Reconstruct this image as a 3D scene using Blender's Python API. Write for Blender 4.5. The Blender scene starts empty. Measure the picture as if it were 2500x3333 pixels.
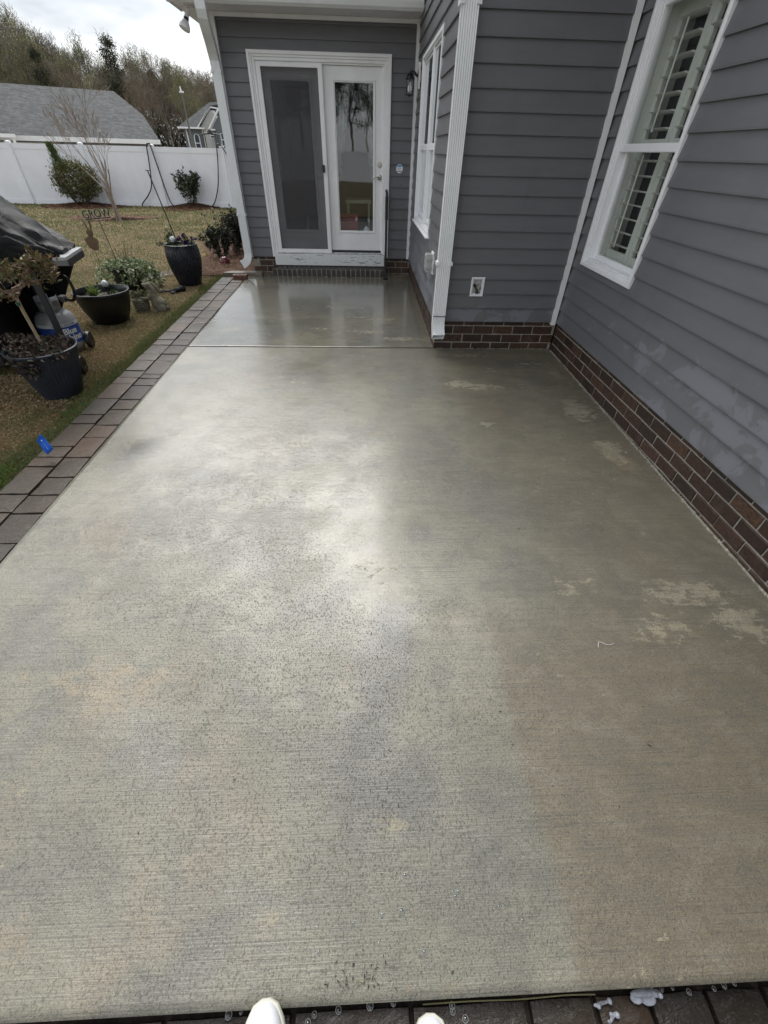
import bpy, math, random
import numpy as np
from mathutils import Vector, Matrix
random.seed(7); rng = np.random.default_rng(7)
sc = bpy.context.scene
COL = sc.collection
R = math.radians

# ------------------------------------------------------------------ camera
cam_d = bpy.data.cameras.new('camera'); cam = bpy.data.objects.new('camera', cam_d); COL.objects.link(cam)
cam_d.sensor_fit = 'VERTICAL'; cam_d.sensor_height = 36; cam_d.sensor_width = 27
cam_d.lens = 1341.1 / 3333 * 36
cam_d.clip_start = 0.05; cam_d.clip_end = 1000
M = Matrix(((0.99916336, 0.00885521, -0.03992708, 0),
            (-0.03587767, 0.65841139, -0.75180265, 0),
            (0.01963107, 0.75260615, 0.65817824, 1.6), (0, 0, 0, 1)))
cam.matrix_world = M
sc.camera = cam

# ------------------------------------------------------------------ sky, sun, exposure
W = bpy.data.worlds.new('World'); sc.world = W; W.use_nodes = True
nt = W.node_tree; nt.nodes.clear()
def wn(t, **k):
    n = nt.nodes.new(t)
    for a, b in k.items(): setattr(n, a, b)
    return n
out = wn('ShaderNodeOutputWorld'); bg = wn('ShaderNodeBackground')
sky = wn('ShaderNodeTexSky', sky_type='NISHITA', sun_disc=False)
SUN_EL, SUN_AZ = R(54), R(-14)            # sun behind cloud, ahead and above the roof
sky.sun_elevation = SUN_EL; sky.sun_rotation = SUN_AZ
tc = wn('ShaderNodeTexCoord')
mp = wn('ShaderNodeMapping'); mp.inputs['Scale'].default_value = (1.6, 1.6, 5.5); mp.inputs['Location'].default_value = (0.35, 0.2, 0.4)
nz = wn('ShaderNodeTexNoise'); nz.inputs['Scale'].default_value = 1.7; nz.inputs['Detail'].default_value = 5; nz.inputs['Roughness'].default_value = 0.5
cr = wn('ShaderNodeValToRGB')
cr.color_ramp.elements[0].position = 0.42; cr.color_ramp.elements[0].color = (2.3, 2.45, 2.65, 1)
cr.color_ramp.elements[1].position = 0.60; cr.color_ramp.elements[1].color = (5.2, 5.25, 5.3, 1)
mx = wn('ShaderNodeMix', data_type='RGBA'); mx.inputs[0].default_value = 0.93
L = nt.links.new
L(tc.outputs['Generated'], mp.inputs['Vector']); L(mp.outputs['Vector'], nz.inputs['Vector']); L(nz.outputs['Fac'], cr.inputs['Fac'])
L(sky.outputs['Color'], mx.inputs[6]); L(cr.outputs['Color'], mx.inputs[7])
L(mx.outputs[2], bg.inputs['Color']); bg.inputs['Strength'].default_value = 0.1
L(bg.outputs['Background'], out.inputs['Surface'])
sd = bpy.data.lights.new('sun', 'SUN'); so = bpy.data.objects.new('sun', sd); COL.objects.link(so)
sd.energy = 1.3; sd.angle = R(46); sd.color = (1.0, 0.97, 0.92)
sdir = Vector((math.sin(SUN_AZ) * math.cos(SUN_EL), math.cos(SUN_AZ) * math.cos(SUN_EL), math.sin(SUN_EL)))
so.rotation_euler = sdir.to_track_quat('Z', 'Y').to_euler()
sc.view_settings.view_transform = 'Standard'; sc.view_settings.look = 'None'
sc.view_settings.exposure = 1.33; sc.view_settings.gamma = 1; sc.view_settings.use_curve_mapping = False
sc.render.engine = 'CYCLES'

# ------------------------------------------------------------------ helpers
class MB:
    def __init__(s): s.v = []; s.f = []; s.c = []
    def add(s, vs, fs, col=None):
        b = len(s.v); s.v += [tuple(v) for v in vs]; s.f += [tuple(b + i for i in f) for f in fs]
        if col is not None: s.c += [col] * len(vs)
        return s
    def hexa(s, p):     # 8 points: bottom ring 0-3 ccw from above, top ring 4-7
        return s.add(p, [(0, 3, 2, 1), (4, 5, 6, 7), (0, 1, 5, 4), (1, 2, 6, 5), (2, 3, 7, 6), (3, 0, 4, 7)])
    def box(s, x0, x1, y0, y1, z0, z1):
        return s.hexa([(x0, y0, z0), (x1, y0, z0), (x1, y1, z0), (x0, y1, z0), (x0, y0, z1), (x1, y0, z1), (x1, y1, z1), (x0, y1, z1)])
    def tube(s, pts, r, n=8, cap=True, flat=1.0):
        pts = [Vector(p) for p in pts]
        rs = r if isinstance(r, (list, tuple)) else [r] * len(pts)
        vs = []; up = None
        for i, p in enumerate(pts):
            t = (pts[min(i + 1, len(pts) - 1)] - pts[max(i - 1, 0)])
            t = t.normalized() if t.length > 1e-9 else Vector((0, 0, 1))
            if up is None: up = Vector((0, 0, 1)) if abs(t.z) < 0.9 else Vector((1, 0, 0))
            a = t.cross(up).normalized(); b = a.cross(t).normalized(); up = b
            for k in range(n):
                w = 2 * math.pi * k / n
                vs.append(p + a * (math.cos(w) * rs[i]) + b * (math.sin(w) * rs[i] * flat))
        fs = [(i * n + k, i * n + (k + 1) % n, (i + 1) * n + (k + 1) % n, (i + 1) * n + k) for i in range(len(pts) - 1) for k in range(n)]
        if cap: fs += [tuple(range(n - 1, -1, -1)), tuple((len(pts) - 1) * n + k for k in range(n))]
        return s.add(vs, fs)
    def lathe(s, prof, n=32, c=(0, 0, 0), fr=None, ax=None):
        """prof: list of (r, z); fr(angle, i) radius factor"""
        vs = []
        for i, (r, z) in enumerate(prof):
            for k in range(n):
                w = 2 * math.pi * k / n; q = r * (fr(w, i) if fr else 1)
                p = Vector((q * math.cos(w), q * math.sin(w), z))
                if ax is not None: p = ax @ p
                vs.append((c[0] + p[0], c[1] + p[1], c[2] + p[2]))
        fs = [(i * n + k, i * n + (k + 1) % n, (i + 1) * n + (k + 1) % n, (i + 1) * n + k) for i in range(len(prof) - 1) for k in range(n)]
        if prof[0][0] > 1e-4: fs.append(tuple(range(n - 1, -1, -1)))
        if prof[-1][0] > 1e-4: fs.append(tuple((len(prof) - 1) * n + k for k in range(n)))
        return s.add(vs, fs)
    def prism(s, poly, off):
        """poly: 3-D points (planar), off: extrusion vector"""
        n = len(poly); o = Vector(off)
        vs = [Vector(p) for p in poly] + [Vector(p) + o for p in poly]
        fs = [tuple(range(n - 1, -1, -1)), tuple(range(n, 2 * n))] + [(i, (i + 1) % n, n + (i + 1) % n, n + i) for i in range(n)]
        return s.add(vs, fs)
    def build(s, name, mat, parent=None, smooth=False, loc=None):
        me = bpy.data.meshes.new(name); me.from_pydata(s.v, [], s.f)
        if s.c:
            a = me.color_attributes.new('Col', 'FLOAT_COLOR', 'POINT')
            a.data.foreach_set('color', np.array([(*c, 1) for c in s.c], np.float32).ravel())
        return link(name, me, mat, parent, smooth, loc)

def link(name, me, mat, parent=None, smooth=False, loc=None, recalc=True):
    import bmesh
    if recalc and len(me.polygons) < 60000:
        bm = bmesh.new(); bm.from_mesh(me); bmesh.ops.recalc_face_normals(bm, faces=bm.faces[:]); bm.to_mesh(me); bm.free()
    if smooth:
        me.polygons.foreach_set('use_smooth', [True] * len(me.polygons))
        try: me.set_sharp_from_angle(angle=R(40))
        except Exception: pass
    if mat is not None: me.materials.append(mat)
    o = bpy.data.objects.new(name, me); COL.objects.link(o)
    if parent is not None: o.parent = parent
    if loc is not None: o.location = loc
    return o

def thing(name, label, cat, loc=(0, 0, 0), rz=0, group=None):
    o = bpy.data.objects.new(name, None); COL.objects.link(o); o.location = loc; o.rotation_euler = (0, 0, rz)
    o.empty_display_size = 0.1
    return tag(o, label, cat, group)
def tag(o, label=None, cat=None, group=None, kind=None):
    if label: o['label'] = label
    if cat: o['category'] = cat
    if group: o['group'] = group
    if kind: o['kind'] = kind
    return o
def copy_tree(o, parent=None):
    c = o.copy(); COL.objects.link(c); c.parent = parent
    for ch in list(o.children): copy_tree(ch, c)
    return c

def np_mesh(name, V, F, mat, parent=None, colors=None, smooth=False):
    """V (n,3), F (m,k) fast mesh"""
    me = bpy.data.meshes.new(name); k = F.shape[1]
    me.vertices.add(len(V)); me.vertices.foreach_set('co', V.astype(np.float32).ravel())
    me.loops.add(F.size); me.loops.foreach_set('vertex_index', F.astype(np.int32).ravel())
    me.polygons.add(len(F)); me.polygons.foreach_set('loop_start', np.arange(0, F.size, k, dtype=np.int32))
    me.update(calc_edges=True)
    if colors is not None:
        a = me.color_attributes.new('Col', 'FLOAT_COLOR', 'POINT')
        a.data.foreach_set('color', np.concatenate([colors, np.ones((len(colors), 1))], 1).astype(np.float32).ravel())
    return link(name, me, mat, parent, smooth, recalc=False)

def vnoise(x, y, sc_=1.0, seed=0):
    g = np.random.default_rng(seed).random((64, 64)); x = x * sc_; y = y * sc_
    xi = np.floor(x).astype(int); yi = np.floor(y).astype(int); fx = x - xi; fy = y - yi
    fx = fx * fx * (3 - 2 * fx); fy = fy * fy * (3 - 2 * fy)
    a = g[xi % 64, yi % 64]; b = g[(xi + 1) % 64, yi % 64]; c = g[xi % 64, (yi + 1) % 64]; d = g[(xi + 1) % 64, (yi + 1) % 64]
    return (a * (1 - fx) + b * fx) * (1 - fy) + (c * (1 - fx) + d * fx) * fy

# ------------------------------------------------------------------ materials
class MT:
    def __init__(s, name):
        s.m = bpy.data.materials.new(name); s.m.use_nodes = True; s.t = s.m.node_tree
        s.b = s.t.nodes['Principled BSDF']
    def n(s, t, inp=None, **k):
        n = s.t.nodes.new(t)
        for a, b in k.items(): setattr(n, a, b)
        for a, b in (inp or {}).items():
            if isinstance(b, bpy.types.NodeSocket): s.t.links.new(b, n.inputs[a])
            else: n.inputs[a].default_value = b
        return n
    def l(s, a, b): s.t.links.new(a, b)
    def set(s, **k):
        for a, b in k.items():
            q = s.b.inputs[a.replace('_', ' ')]
            if isinstance(b, bpy.types.NodeSocket): s.l(b, q)
            else: q.default_value = b
        return s
    def pos(s, scale=(1, 1, 1), obj=False):
        if obj: src = s.n('ShaderNodeTexCoord').outputs['Object']
        else: src = s.n('ShaderNodeNewGeometry').outputs['Position']
        return s.n('ShaderNodeMapping', {'Vector': src, 'Scale': scale}).outputs['Vector']
    def noise(s, scale, detail=3, rough=0.5, vec=None, dist=0.0, obj=False, mscale=(1, 1, 1)):
        return s.n('ShaderNodeTexNoise', {'Vector': vec or s.pos(mscale, obj), 'Scale': scale, 'Detail': detail, 'Roughness': rough, 'Distortion': dist}).outputs['Fac']
    def ramp(s, f, stops):
        r = s.n('ShaderNodeValToRGB', {'Fac': f}); e = r.color_ramp.elements
        while len(e) > 1: e.remove(e[-1])
        for i, (p, c) in enumerate(stops):
            q = e[0] if i == 0 else e.new(p)
            q.position = p; q.color = (*c, 1) if isinstance(c, tuple) else (c, c, c, 1)
        return r.outputs['Color']
    def mix(s, f, a, b, bt='MIX'):
        m = s.n('ShaderNodeMix', data_type='RGBA', blend_type=bt)
        for i, q in ((0, f), (6, a), (7, b)):
            if isinstance(q, bpy.types.NodeSocket): s.l(q, m.inputs[i])
            else: m.inputs[i].default_value = (*q, 1) if isinstance(q, tuple) else q
        return m.outputs[2]
    def math(s, op, a, b=0.0, c=None, clamp=False):
        m = s.n('ShaderNodeMath', operation=op, use_clamp=clamp)
        for i, q in enumerate((a, b, c)):
            if q is None: continue
            if isinstance(q, bpy.types.NodeSocket): s.l(q, m.inputs[i])
            else: m.inputs[i].default_value = q
        return m.outputs[0]
    def bump(s, h, strength=0.3, dist=0.002, nrm=None):
        b = s.n('ShaderNodeBump', {'Height': h, 'Strength': strength, 'Distance': dist})
        if nrm: s.l(nrm, b.inputs['Normal'])
        return b.outputs['Normal']
    def attr(s, name): return s.n('ShaderNodeAttribute', attribute_name=name)
    def rnd(s): return s.n('ShaderNodeObjectInfo').outputs['Random']

def plain(name, c, rough=0.5, var=0.12, nscale=6, bump=0.0, bscale=60, metal=0.0, obj=False, spec=0.5, mscale=(1, 1, 1)):
    m = MT(name)
    f = m.noise(nscale, 4, 0.6, obj=obj, mscale=mscale)
    lo = tuple(max(0, x * (1 - var)) for x in c); hi = tuple(min(1, x * (1 + var)) for x in c)
    m.set(Base_Color=m.ramp(f, [(0.3, lo), (0.7, hi)]), Metallic=metal)
    m.b.inputs['Specular IOR Level'].default_value = spec
    r = m.ramp(m.noise(nscale * 2.3, 3, obj=obj), [(0.3, max(0.02, rough - 0.08)), (0.7, min(1, rough + 0.08))])
    m.set(Roughness=r)
    if bump: m.set(Normal=m.bump(m.noise(bscale, 3, obj=obj, mscale=mscale), bump))
    return m.m

def leafmat(name, rough=0.5, trans=0.25, tint=None):
    m = MT(name); a = m.attr('Col').outputs['Color']
    if tint is not None: a = m.mix(1.0, a, m.ramp(m.rnd(), tint), 'MULTIPLY')
    m.set(Base_Color=a, Roughness=rough)
    tr = m.n('ShaderNodeBsdfTranslucent', {'Color': a}); ms = m.n('ShaderNodeMixShader', {'Fac': trans})
    m.l(m.b.outputs[0], ms.inputs[1]); m.l(tr.outputs[0], ms.inputs[2])
    m.l(ms.outputs[0], m.t.nodes['Material Output'].inputs['Surface'])
    return m.m

MA = {}
MA['leaf'] = leafmat('leaf'); MA['straw'] = leafmat('straw', 0.8, 0.1); MA['grass'] = leafmat('grass_blade', 0.7, 0.25)
MA['white'] = plain('white_vinyl', (0.82, 0.83, 0.85), 0.42, 0.03, 5, 0.04, 140)
MA['whitepaint'] = plain('white_trim', (0.84, 0.84, 0.85), 0.4, 0.05, 4, 0.1, 90)
MA['gutter'] = plain('white_aluminium', (0.80, 0.82, 0.83), 0.35, 0.06, 3, 0.15, 220)
MA['fence'] = plain('white_fence_vinyl', (0.84, 0.86, 0.90), 0.5, 0.05, 1.5, 0.1, 40)
MA['black'] = plain('black_plastic', (0.012, 0.012, 0.013), 0.4, 0.3, 20, 0.1, 80)
MA['blackmetal'] = plain('black_metal', (0.014, 0.014, 0.015), 0.35, 0.3, 20, 0.1, 200)
MA['mortar'] = plain('mortar', (0.31, 0.285, 0.245), 0.85, 0.25, 40, 0.5, 160)
MA['mortar_dark'] = plain('wet_mortar', (0.27, 0.25, 0.23), 0.5, 0.3, 30, 0.5, 160)
MA['steel'] = plain('stainless_steel', (0.55, 0.55, 0.55), 0.28, 0.08, 8, 0, metal=1.0)
MA['nickel'] = plain('satin_nickel', (0.5, 0.47, 0.42), 0.3, 0.05, 8, 0, metal=1.0)
MA['bark'] = plain('bark', (0.12, 0.095, 0.075), 0.9, 0.35, 8, 0.6, 30)
MA['farbark'] = plain('grey_bark', (0.24, 0.215, 0.185), 0.95, 0.3, 3)
MA['myrtle'] = plain('smooth_pale_bark', (0.25, 0.20, 0.17), 0.7, 0.25, 12)
MA['soil'] = plain('potting_soil', (0.03, 0.022, 0.016), 0.9, 0.5, 40, 0.8, 60)
MA['curtain'] = plain('curtain_cloth', (0.7, 0.72, 0.76), 0.9, 0.06, 10)
MA['room'] = plain('room_wall', (0.06, 0.055, 0.05), 0.9, 0.15, 2)
MA['shutter'] = plain('shutter_paint', (0.70, 0.70, 0.66), 0.5, 0.05, 4)

# vinyl siding, faint wood grain, dried soap film low on the wall
def siding(name, film):
    m = MT(name)
    g = m.noise(3.0, 5, 0.6, mscale=(1, 1, 5))
    base = m.ramp(g, [(0.25, (0.126, 0.127, 0.136)), (0.75, (0.150, 0.151, 0.161))])
    st = m.noise(2.0, 3, 0.5, mscale=(3, 3, 0.7))
    base = m.mix(m.ramp(st, [(0.55, 0.0), (0.8, 0.35)]), base, (0.092, 0.092, 0.098))
    rough = 0.42
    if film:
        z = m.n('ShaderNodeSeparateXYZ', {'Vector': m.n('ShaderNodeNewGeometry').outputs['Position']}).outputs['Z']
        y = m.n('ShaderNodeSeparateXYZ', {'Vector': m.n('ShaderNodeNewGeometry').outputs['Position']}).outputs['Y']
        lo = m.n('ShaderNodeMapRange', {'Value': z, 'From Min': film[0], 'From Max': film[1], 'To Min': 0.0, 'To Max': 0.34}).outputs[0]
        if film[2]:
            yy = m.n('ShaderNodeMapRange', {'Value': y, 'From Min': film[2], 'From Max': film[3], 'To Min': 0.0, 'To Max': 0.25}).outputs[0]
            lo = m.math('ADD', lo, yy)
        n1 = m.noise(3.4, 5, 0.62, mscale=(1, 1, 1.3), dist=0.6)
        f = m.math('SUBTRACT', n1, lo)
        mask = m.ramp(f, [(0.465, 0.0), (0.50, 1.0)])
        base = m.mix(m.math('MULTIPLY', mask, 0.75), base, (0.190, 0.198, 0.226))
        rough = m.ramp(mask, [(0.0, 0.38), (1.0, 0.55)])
    m.set(Base_Color=base, Roughness=rough)
    m.set(Normal=m.bump(m.noise(40, 4, 0.6, mscale=(1, 1, 7)), 0.18, 0.001))
    return m.m
MA['siding'] = siding('grey_vinyl_siding', None)
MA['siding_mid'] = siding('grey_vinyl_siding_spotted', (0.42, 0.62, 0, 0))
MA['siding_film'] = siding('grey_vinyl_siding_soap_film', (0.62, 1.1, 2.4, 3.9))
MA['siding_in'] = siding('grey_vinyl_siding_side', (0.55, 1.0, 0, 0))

def brickmat(name, a, b, c, rough=0.6, wet=0.0):
    m = MT(name); r = m.rnd()
    base = m.ramp(r, [(0.0, a), (0.45, b), (1.0, c)])
    n1 = m.noise(35, 4, 0.65, mscale=(1, 1, 2.2)); n2 = m.noise(9, 3)
    base = m.mix(m.ramp(n1, [(0.4, 0.0), (0.65, 0.75)]), base, (0.014, 0.011, 0.010))
    base = m.mix(m.ramp(n2, [(0.6, 0.0), (0.78, 0.3)]), base, (0.20, 0.15, 0.11))
    m.set(Base_Color=base, Roughness=m.ramp(n2, [(0.3, rough - 0.15), (0.7, rough + 0.1)]), Normal=m.bump(n1, 0.7, 0.004))
    return m.m
MA['brick'] = brickmat('brown_brick', (0.036, 0.020, 0.014), (0.058, 0.029, 0.019), (0.105, 0.054, 0.032))
MA['brick_dark'] = brickmat('wet_dark_brick', (0.034, 0.028, 0.025), (0.042, 0.034, 0.029), (0.055, 0.042, 0.034), 0.4)
MA['brick_loose'] = brickmat('loose_brick', (0.16, 0.07, 0.045), (0.18, 0.08, 0.05), (0.2, 0.09, 0.055), 0.5)

def pavermat(name, dark=1.0, rough=0.42):
    m = MT(name); r = m.rnd()
    base = m.ramp(r, [(0.0, (0.038, 0.031, 0.025)), (0.35, (0.060, 0.046, 0.034)), (0.7, (0.046, 0.041, 0.035)), (1.0, (0.084, 0.055, 0.037))])
    n0 = m.noise(2.6, 3, 0.5); n1 = m.noise(120, 3, 0.7); n2 = m.noise(14, 5, 0.65, mscale=(1, 2.4, 1), dist=0.8)
    base = m.mix(m.ramp(n0, [(0.5, 0.0), (0.75, 0.5)]), base, (0.10, 0.067, 0.044))
    base = m.mix(m.ramp(n1, [(0.55, 0.0), (0.75, 0.5)]), base, (0.17, 0.16, 0.15))
    base = m.mix(1.0, base, (dark, dark, dark), 'MULTIPLY')
    h = m.math('ADD', m.math('MULTIPLY', n2, 1.0), m.math('MULTIPLY', n1, 0.15))
    m.b.inputs['Specular IOR Level'].default_value = 0.33
    m.set(Base_Color=base, Roughness=m.ramp(n2, [(0.3, rough - 0.12), (0.7, rough + 0.12)]), Normal=m.bump(h, 0.75, 0.008))
    return m.m
MA['paver'] = pavermat('tumbled_paver'); MA['paver_wet'] = pavermat('wet_paver', 0.5, 0.22)

# wet broomed concrete
def concrete():
    m = MT('wet_concrete')
    at = m.attr('stain'); sep = m.n('ShaderNodeSeparateColor', {'Color': at.outputs['Color']})
    pale, dark, tan = sep.outputs[0], sep.outputs[1], sep.outputs[2]
    at2 = m.attr('wet'); sep2 = m.n('ShaderNodeSeparateColor', {'Color': at2.outputs['Color']})
    wet, side, grime = sep2.outputs[0], sep2.outputs[1], sep2.outputs[2]
    big = m.noise(0.9, 4, 0.55, dist=0.4); mid = m.noise(3.2, 5, 0.6, dist=0.3); sm = m.noise(16, 5, 0.65); sm2 = m.noise(16, 5, 0.7, mscale=(1, 1.7, 1))
    fine = m.noise(210, 3, 0.7); grit = m.noise(420, 2, 0.6)
    base = m.ramp(big, [(0.34, (0.150, 0.146, 0.114)), (0.5, (0.208, 0.197, 0.146)), (0.66, (0.258, 0.234, 0.162))])
    base = m.mix(m.ramp(mid, [(0.50, 0.0), (0.66, 0.6)]), base, (0.285, 0.258, 0.185))
    base = m.mix(m.ramp(m.noise(1.7, 5, 0.6, dist=0.5, mscale=(1, 1, 1)), [(0.50, 0.0), (0.62, 0.7)]), base, (0.153, 0.151, 0.132))
    base = m.mix(m.ramp(m.noise(1.25, 4, 0.6, dist=0.2, mscale=(1.3, 0.8, 1)), [(0.54, 0.0), (0.66, 0.5)]), base, (0.255, 0.198, 0.138))
    # tan side beyond the dried line
    base = m.mix(m.math('MULTIPLY', side, 0.72), base, (0.160, 0.130, 0.080))
    # darker areas, among them the damp path down the middle
    dk = m.ramp(m.math('ADD', dark, m.math('MULTIPLY', m.math('SUBTRACT', mid, 0.5), 0.9)), [(0.3, 0.0), (0.62, 1.0)])
    base = m.mix(m.math('MULTIPLY', dk, 0.85), base, (0.104, 0.103, 0.092))
    tn = m.ramp(m.math('ADD', tan, m.math('MULTIPLY', m.math('SUBTRACT', sm, 0.5), 1.0)), [(0.34, 0.0), (0.62, 1.0)])
    base = m.mix(m.math('MULTIPLY', tn, 0.85), base, (0.315, 0.242, 0.150))
    gp = m.ramp(m.noise(2.1, 4, 0.6, mscale=(1, 1.8, 1), dist=.4), [(0.54, 0.0), (0.70, 0.36)])
    pl = m.ramp(m.math('ADD', m.math('MAXIMUM', m.math('MULTIPLY', pale, 1.15), gp), m.math('MULTIPLY', m.math('SUBTRACT', sm2, 0.5), 1.9)), [(0.40, 0.0), (0.50, 1.0)])
    base = m.mix(m.math('MULTIPLY', pl, 0.6), base, (0.42, 0.375, 0.265))
    gr = m.ramp(m.math('ADD', grime, m.math('MULTIPLY', m.math('SUBTRACT', sm, 0.5), 1.4)), [(0.5, 0.0), (0.75, 1.0)])
    base = m.mix(m.math('MULTIPLY', gr, 0.7), base, (0.055, 0.04, 0.026))
    # broom texture, pits, sand
    broom = m.noise(26, 3, 0.6, mscale=(0.10, 9.0, 1))
    pits = m.noise(150, 3, 0.6, mscale=(1.1, 0.75, 1))
    pit = m.ramp(pits, [(0.33, 1.0), (0.43, 0.0)])
    mott = m.noise(7.5, 6, 0.72, mscale=(0.8, 1.25, 1), dist=.5)
    base = m.mix(m.ramp(mott, [(0.36, 0.42), (0.52, 0.0)]), base, (0.105, 0.102, 0.088))
    base = m.mix(m.ramp(mott, [(0.5, 0.0), (0.68, 0.45)]), base, (0.25, 0.235, 0.19))
    base = m.mix(m.math('MULTIPLY', pit, 0.32), base, (0.05, 0.05, 0.045))
    base = m.mix(m.ramp(broom, [(0.30, 0.5), (0.5, 0.0)]), base, (0.075, 0.073, 0.062))
    base = m.mix(m.ramp(fine, [(0.36, 0.5), (0.52, 0.0)]), base, (0.055, 0.055, 0.05))
    base = m.mix(m.ramp(grit, [(0.56, 0.0), (0.74, 0.5)]), base, (0.42, 0.40, 0.34))
    # wetness: smooth film where wet, rougher where it drains
    wv = m.math('ADD', wet, m.math('MULTIPLY', m.math('SUBTRACT', m.noise(2.6, 5, 0.65, dist=0.15), 0.5), 0.7))
    wv = m.math('ADD', wv, m.math('MULTIPLY', m.math('SUBTRACT', mid, 0.5), 0.35))
    wv = m.math('SUBTRACT', wv, m.math('MULTIPLY', pl, 0.35))
    rough = m.ramp(wv, [(0.0, 0.6), (0.35, 0.48), (0.6, 0.36), (0.85, 0.26)])
    bs = m.ramp(wv, [(0.0, 1.0), (0.45, 0.75), (0.7, .3), (0.9, 0.08)])
    h = m.math('ADD', m.math('MULTIPLY', broom, 0.9), m.math('ADD', m.math('MULTIPLY', fine, 0.5), m.math('MULTIPLY', m.math('SUBTRACT', 1.0, pit), 0.8)))
    h = m.math('ADD', h, m.math('ADD', m.math('MULTIPLY', sm, 0.8), m.math('MULTIPLY', m.noise(38, 3, 0.6, mscale=(.6, 1.3, 1)), 1.1)))
    b = m.n('ShaderNodeBump', {'Height': h, 'Distance': 0.0024}); m.l(m.math('MULTIPLY', bs, 0.75), b.inputs['Strength'])
    m.set(Base_Color=base, Roughness=rough, Normal=b.outputs['Normal'])
    m.b.inputs['Specular IOR Level'].default_value = 0.5
    m.set(Coat_Weight=m.ramp(wv, [(0.1, 0.25), (0.7, 1.0)]), Coat_Roughness=m.ramp(wv, [(0.0, 0.42), (0.4, 0.30), (0.7, 0.20), (0.95, 0.09)]))
    b2 = m.n('ShaderNodeBump', {'Height': h, 'Distance': 0.0026}); m.l(m.math('MULTIPLY', bs, 0.8), b2.inputs['Strength']); m.l(b2.outputs['Normal'], m.b.inputs['Coat Normal'])
    return m.m
MA['concrete'] = concrete()
MA['slab_edge'] = plain('slab_edge_concrete', (0.12, 0.115, 0.10), 0.4, 0.3, 12, 0.6, 60)

# glass
def glass(name, tint=(0.90, 0.95, 0.93), f=1.5):
    m = MT(name); t = m.t
    tr = m.n('ShaderNodeBsdfTransparent', {'Color': (*tint, 1)}); gl = m.n('ShaderNodeBsdfGlossy', {'Color': (0.95, 0.97, 1, 1), 'Roughness': 0.015})
    fr = m.n('ShaderNodeFresnel', {'IOR': 1.62}); fb = m.math('MULTIPLY', m.math('ADD', m.math('MULTIPLY', fr.outputs[0], f), 0.01 * f, clamp=True), m.math('SUBTRACT', 1.0, m.n('ShaderNodeNewGeometry').outputs['Backfacing']))
    wv = m.bump(m.noise(2.2, 2, 0.4), 0.05, 0.02)
    m.l(wv, gl.inputs['Normal'])
    ms = m.n('ShaderNodeMixShader', {'Fac': fb}); m.l(tr.outputs[0], ms.inputs[1]); m.l(gl.outputs[0], ms.inputs[2])
    m.l(ms.outputs[0], t.nodes['Material Output'].inputs['Surface']); return m.m
MA['glass'] = glass('window_glass'); MA['glass_green'] = glass('shutter_window_glass', (0.93, 0.95, 0.94), 0.9)
MA['glass_clear'] = glass('lantern_glass', (0.9, 0.92, 0.92))
def screenmat():
    m = MT('insect_screen'); tr = m.n('ShaderNodeBsdfTransparent'); df = m.n('ShaderNodeBsdfDiffuse', {'Color': (0.11, 0.11, 0.118, 1)})
    n = m.noise(3, 3); ms = m.n('ShaderNodeMixShader', {'Fac': m.ramp(n, [(0.3, 0.40), (0.7, 0.45)])})
    m.l(tr.outputs[0], ms.inputs[1]); m.l(df.outputs[0], ms.inputs[2]); m.l(ms.outputs[0], m.t.nodes['Material Output'].inputs['Surface']); return m.m
MA['screen'] = screenmat()
# ================================================================== GROUND, SLAB, PAVERS
S = 0.015
def gz(x, y):       # lawn height
    return np.where(y < 8, S * y - 0.05, np.where(y < 20.2, 0.07 - (y - 8) * 0.0221, -0.2))
def gzf(x, y): return float(gz(np.array(x), np.array(y)))

def lawnmat():
    m = MT('dormant_lawn_soil'); n1 = m.noise(1.1, 5, 0.6); n2 = m.noise(30, 4, 0.7); n3 = m.noise(110, 3, 0.7)
    base = m.ramp(n1, [(0.35, (0.125, 0.125, 0.05)), (0.5, (0.19, 0.155, 0.08)), (0.65, (0.225, 0.18, 0.10))])
    base = m.mix(m.ramp(n2, [(0.35, 0.7), (0.6, 0.0)]), base, (0.055, 0.05, 0.022))
    base = m.mix(m.ramp(n3, [(0.5, 0.0), (0.75, 0.5)]), base, (0.32, 0.26, 0.15))
    m.set(Base_Color=base, Roughness=0.95, Normal=m.bump(n3, 0.8, 0.02)); return m.m
MA['lawn'] = lawnmat()
xs = np.concatenate([[-600, -200, -80], np.arange(-40, -2, 1.0), [-2.19, 20, 60, 600]]); ys = np.concatenate([[-300, -60, -20], np.arange(-10, 21, 1.0), [30, 60, 150, 700]])
mb = MB()
for j in range(len(ys) - 1):
    for i in range(len(xs) - 1):
        x0, x1, y0, y1 = xs[i], xs[i + 1], ys[j], ys[j + 1]
        if x0 >= -2.3 and y1 > -1.5 and y0 < 7.4 and x1 <= 20.1: continue      # the slab and pavers lie here
        mb.add([(x0, y0, max(gzf(x0, y0), -0.2)), (x1, y0, max(gzf(x1, y0), -0.2)), (x1, y1, max(gzf(x1, y1), -0.2)), (x0, y1, max(gzf(x0, y1), -0.2))], [(0, 1, 2, 3)])
tag(mb.build('lawn_ground', MA['lawn']), kind='structure')
# bedding under pavers and slab
mb = MB(); mb.add([(-2.3, -3, S * -3 - 0.07), (3, -3, S * -3 - 0.07), (3, 9, S * 9 - 0.07), (-2.3, 9, S * 9 - 0.07)], [(0, 1, 2, 3)])
tag(mb.build('bedding_soil', MA['soil']), kind='structure')

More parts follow.
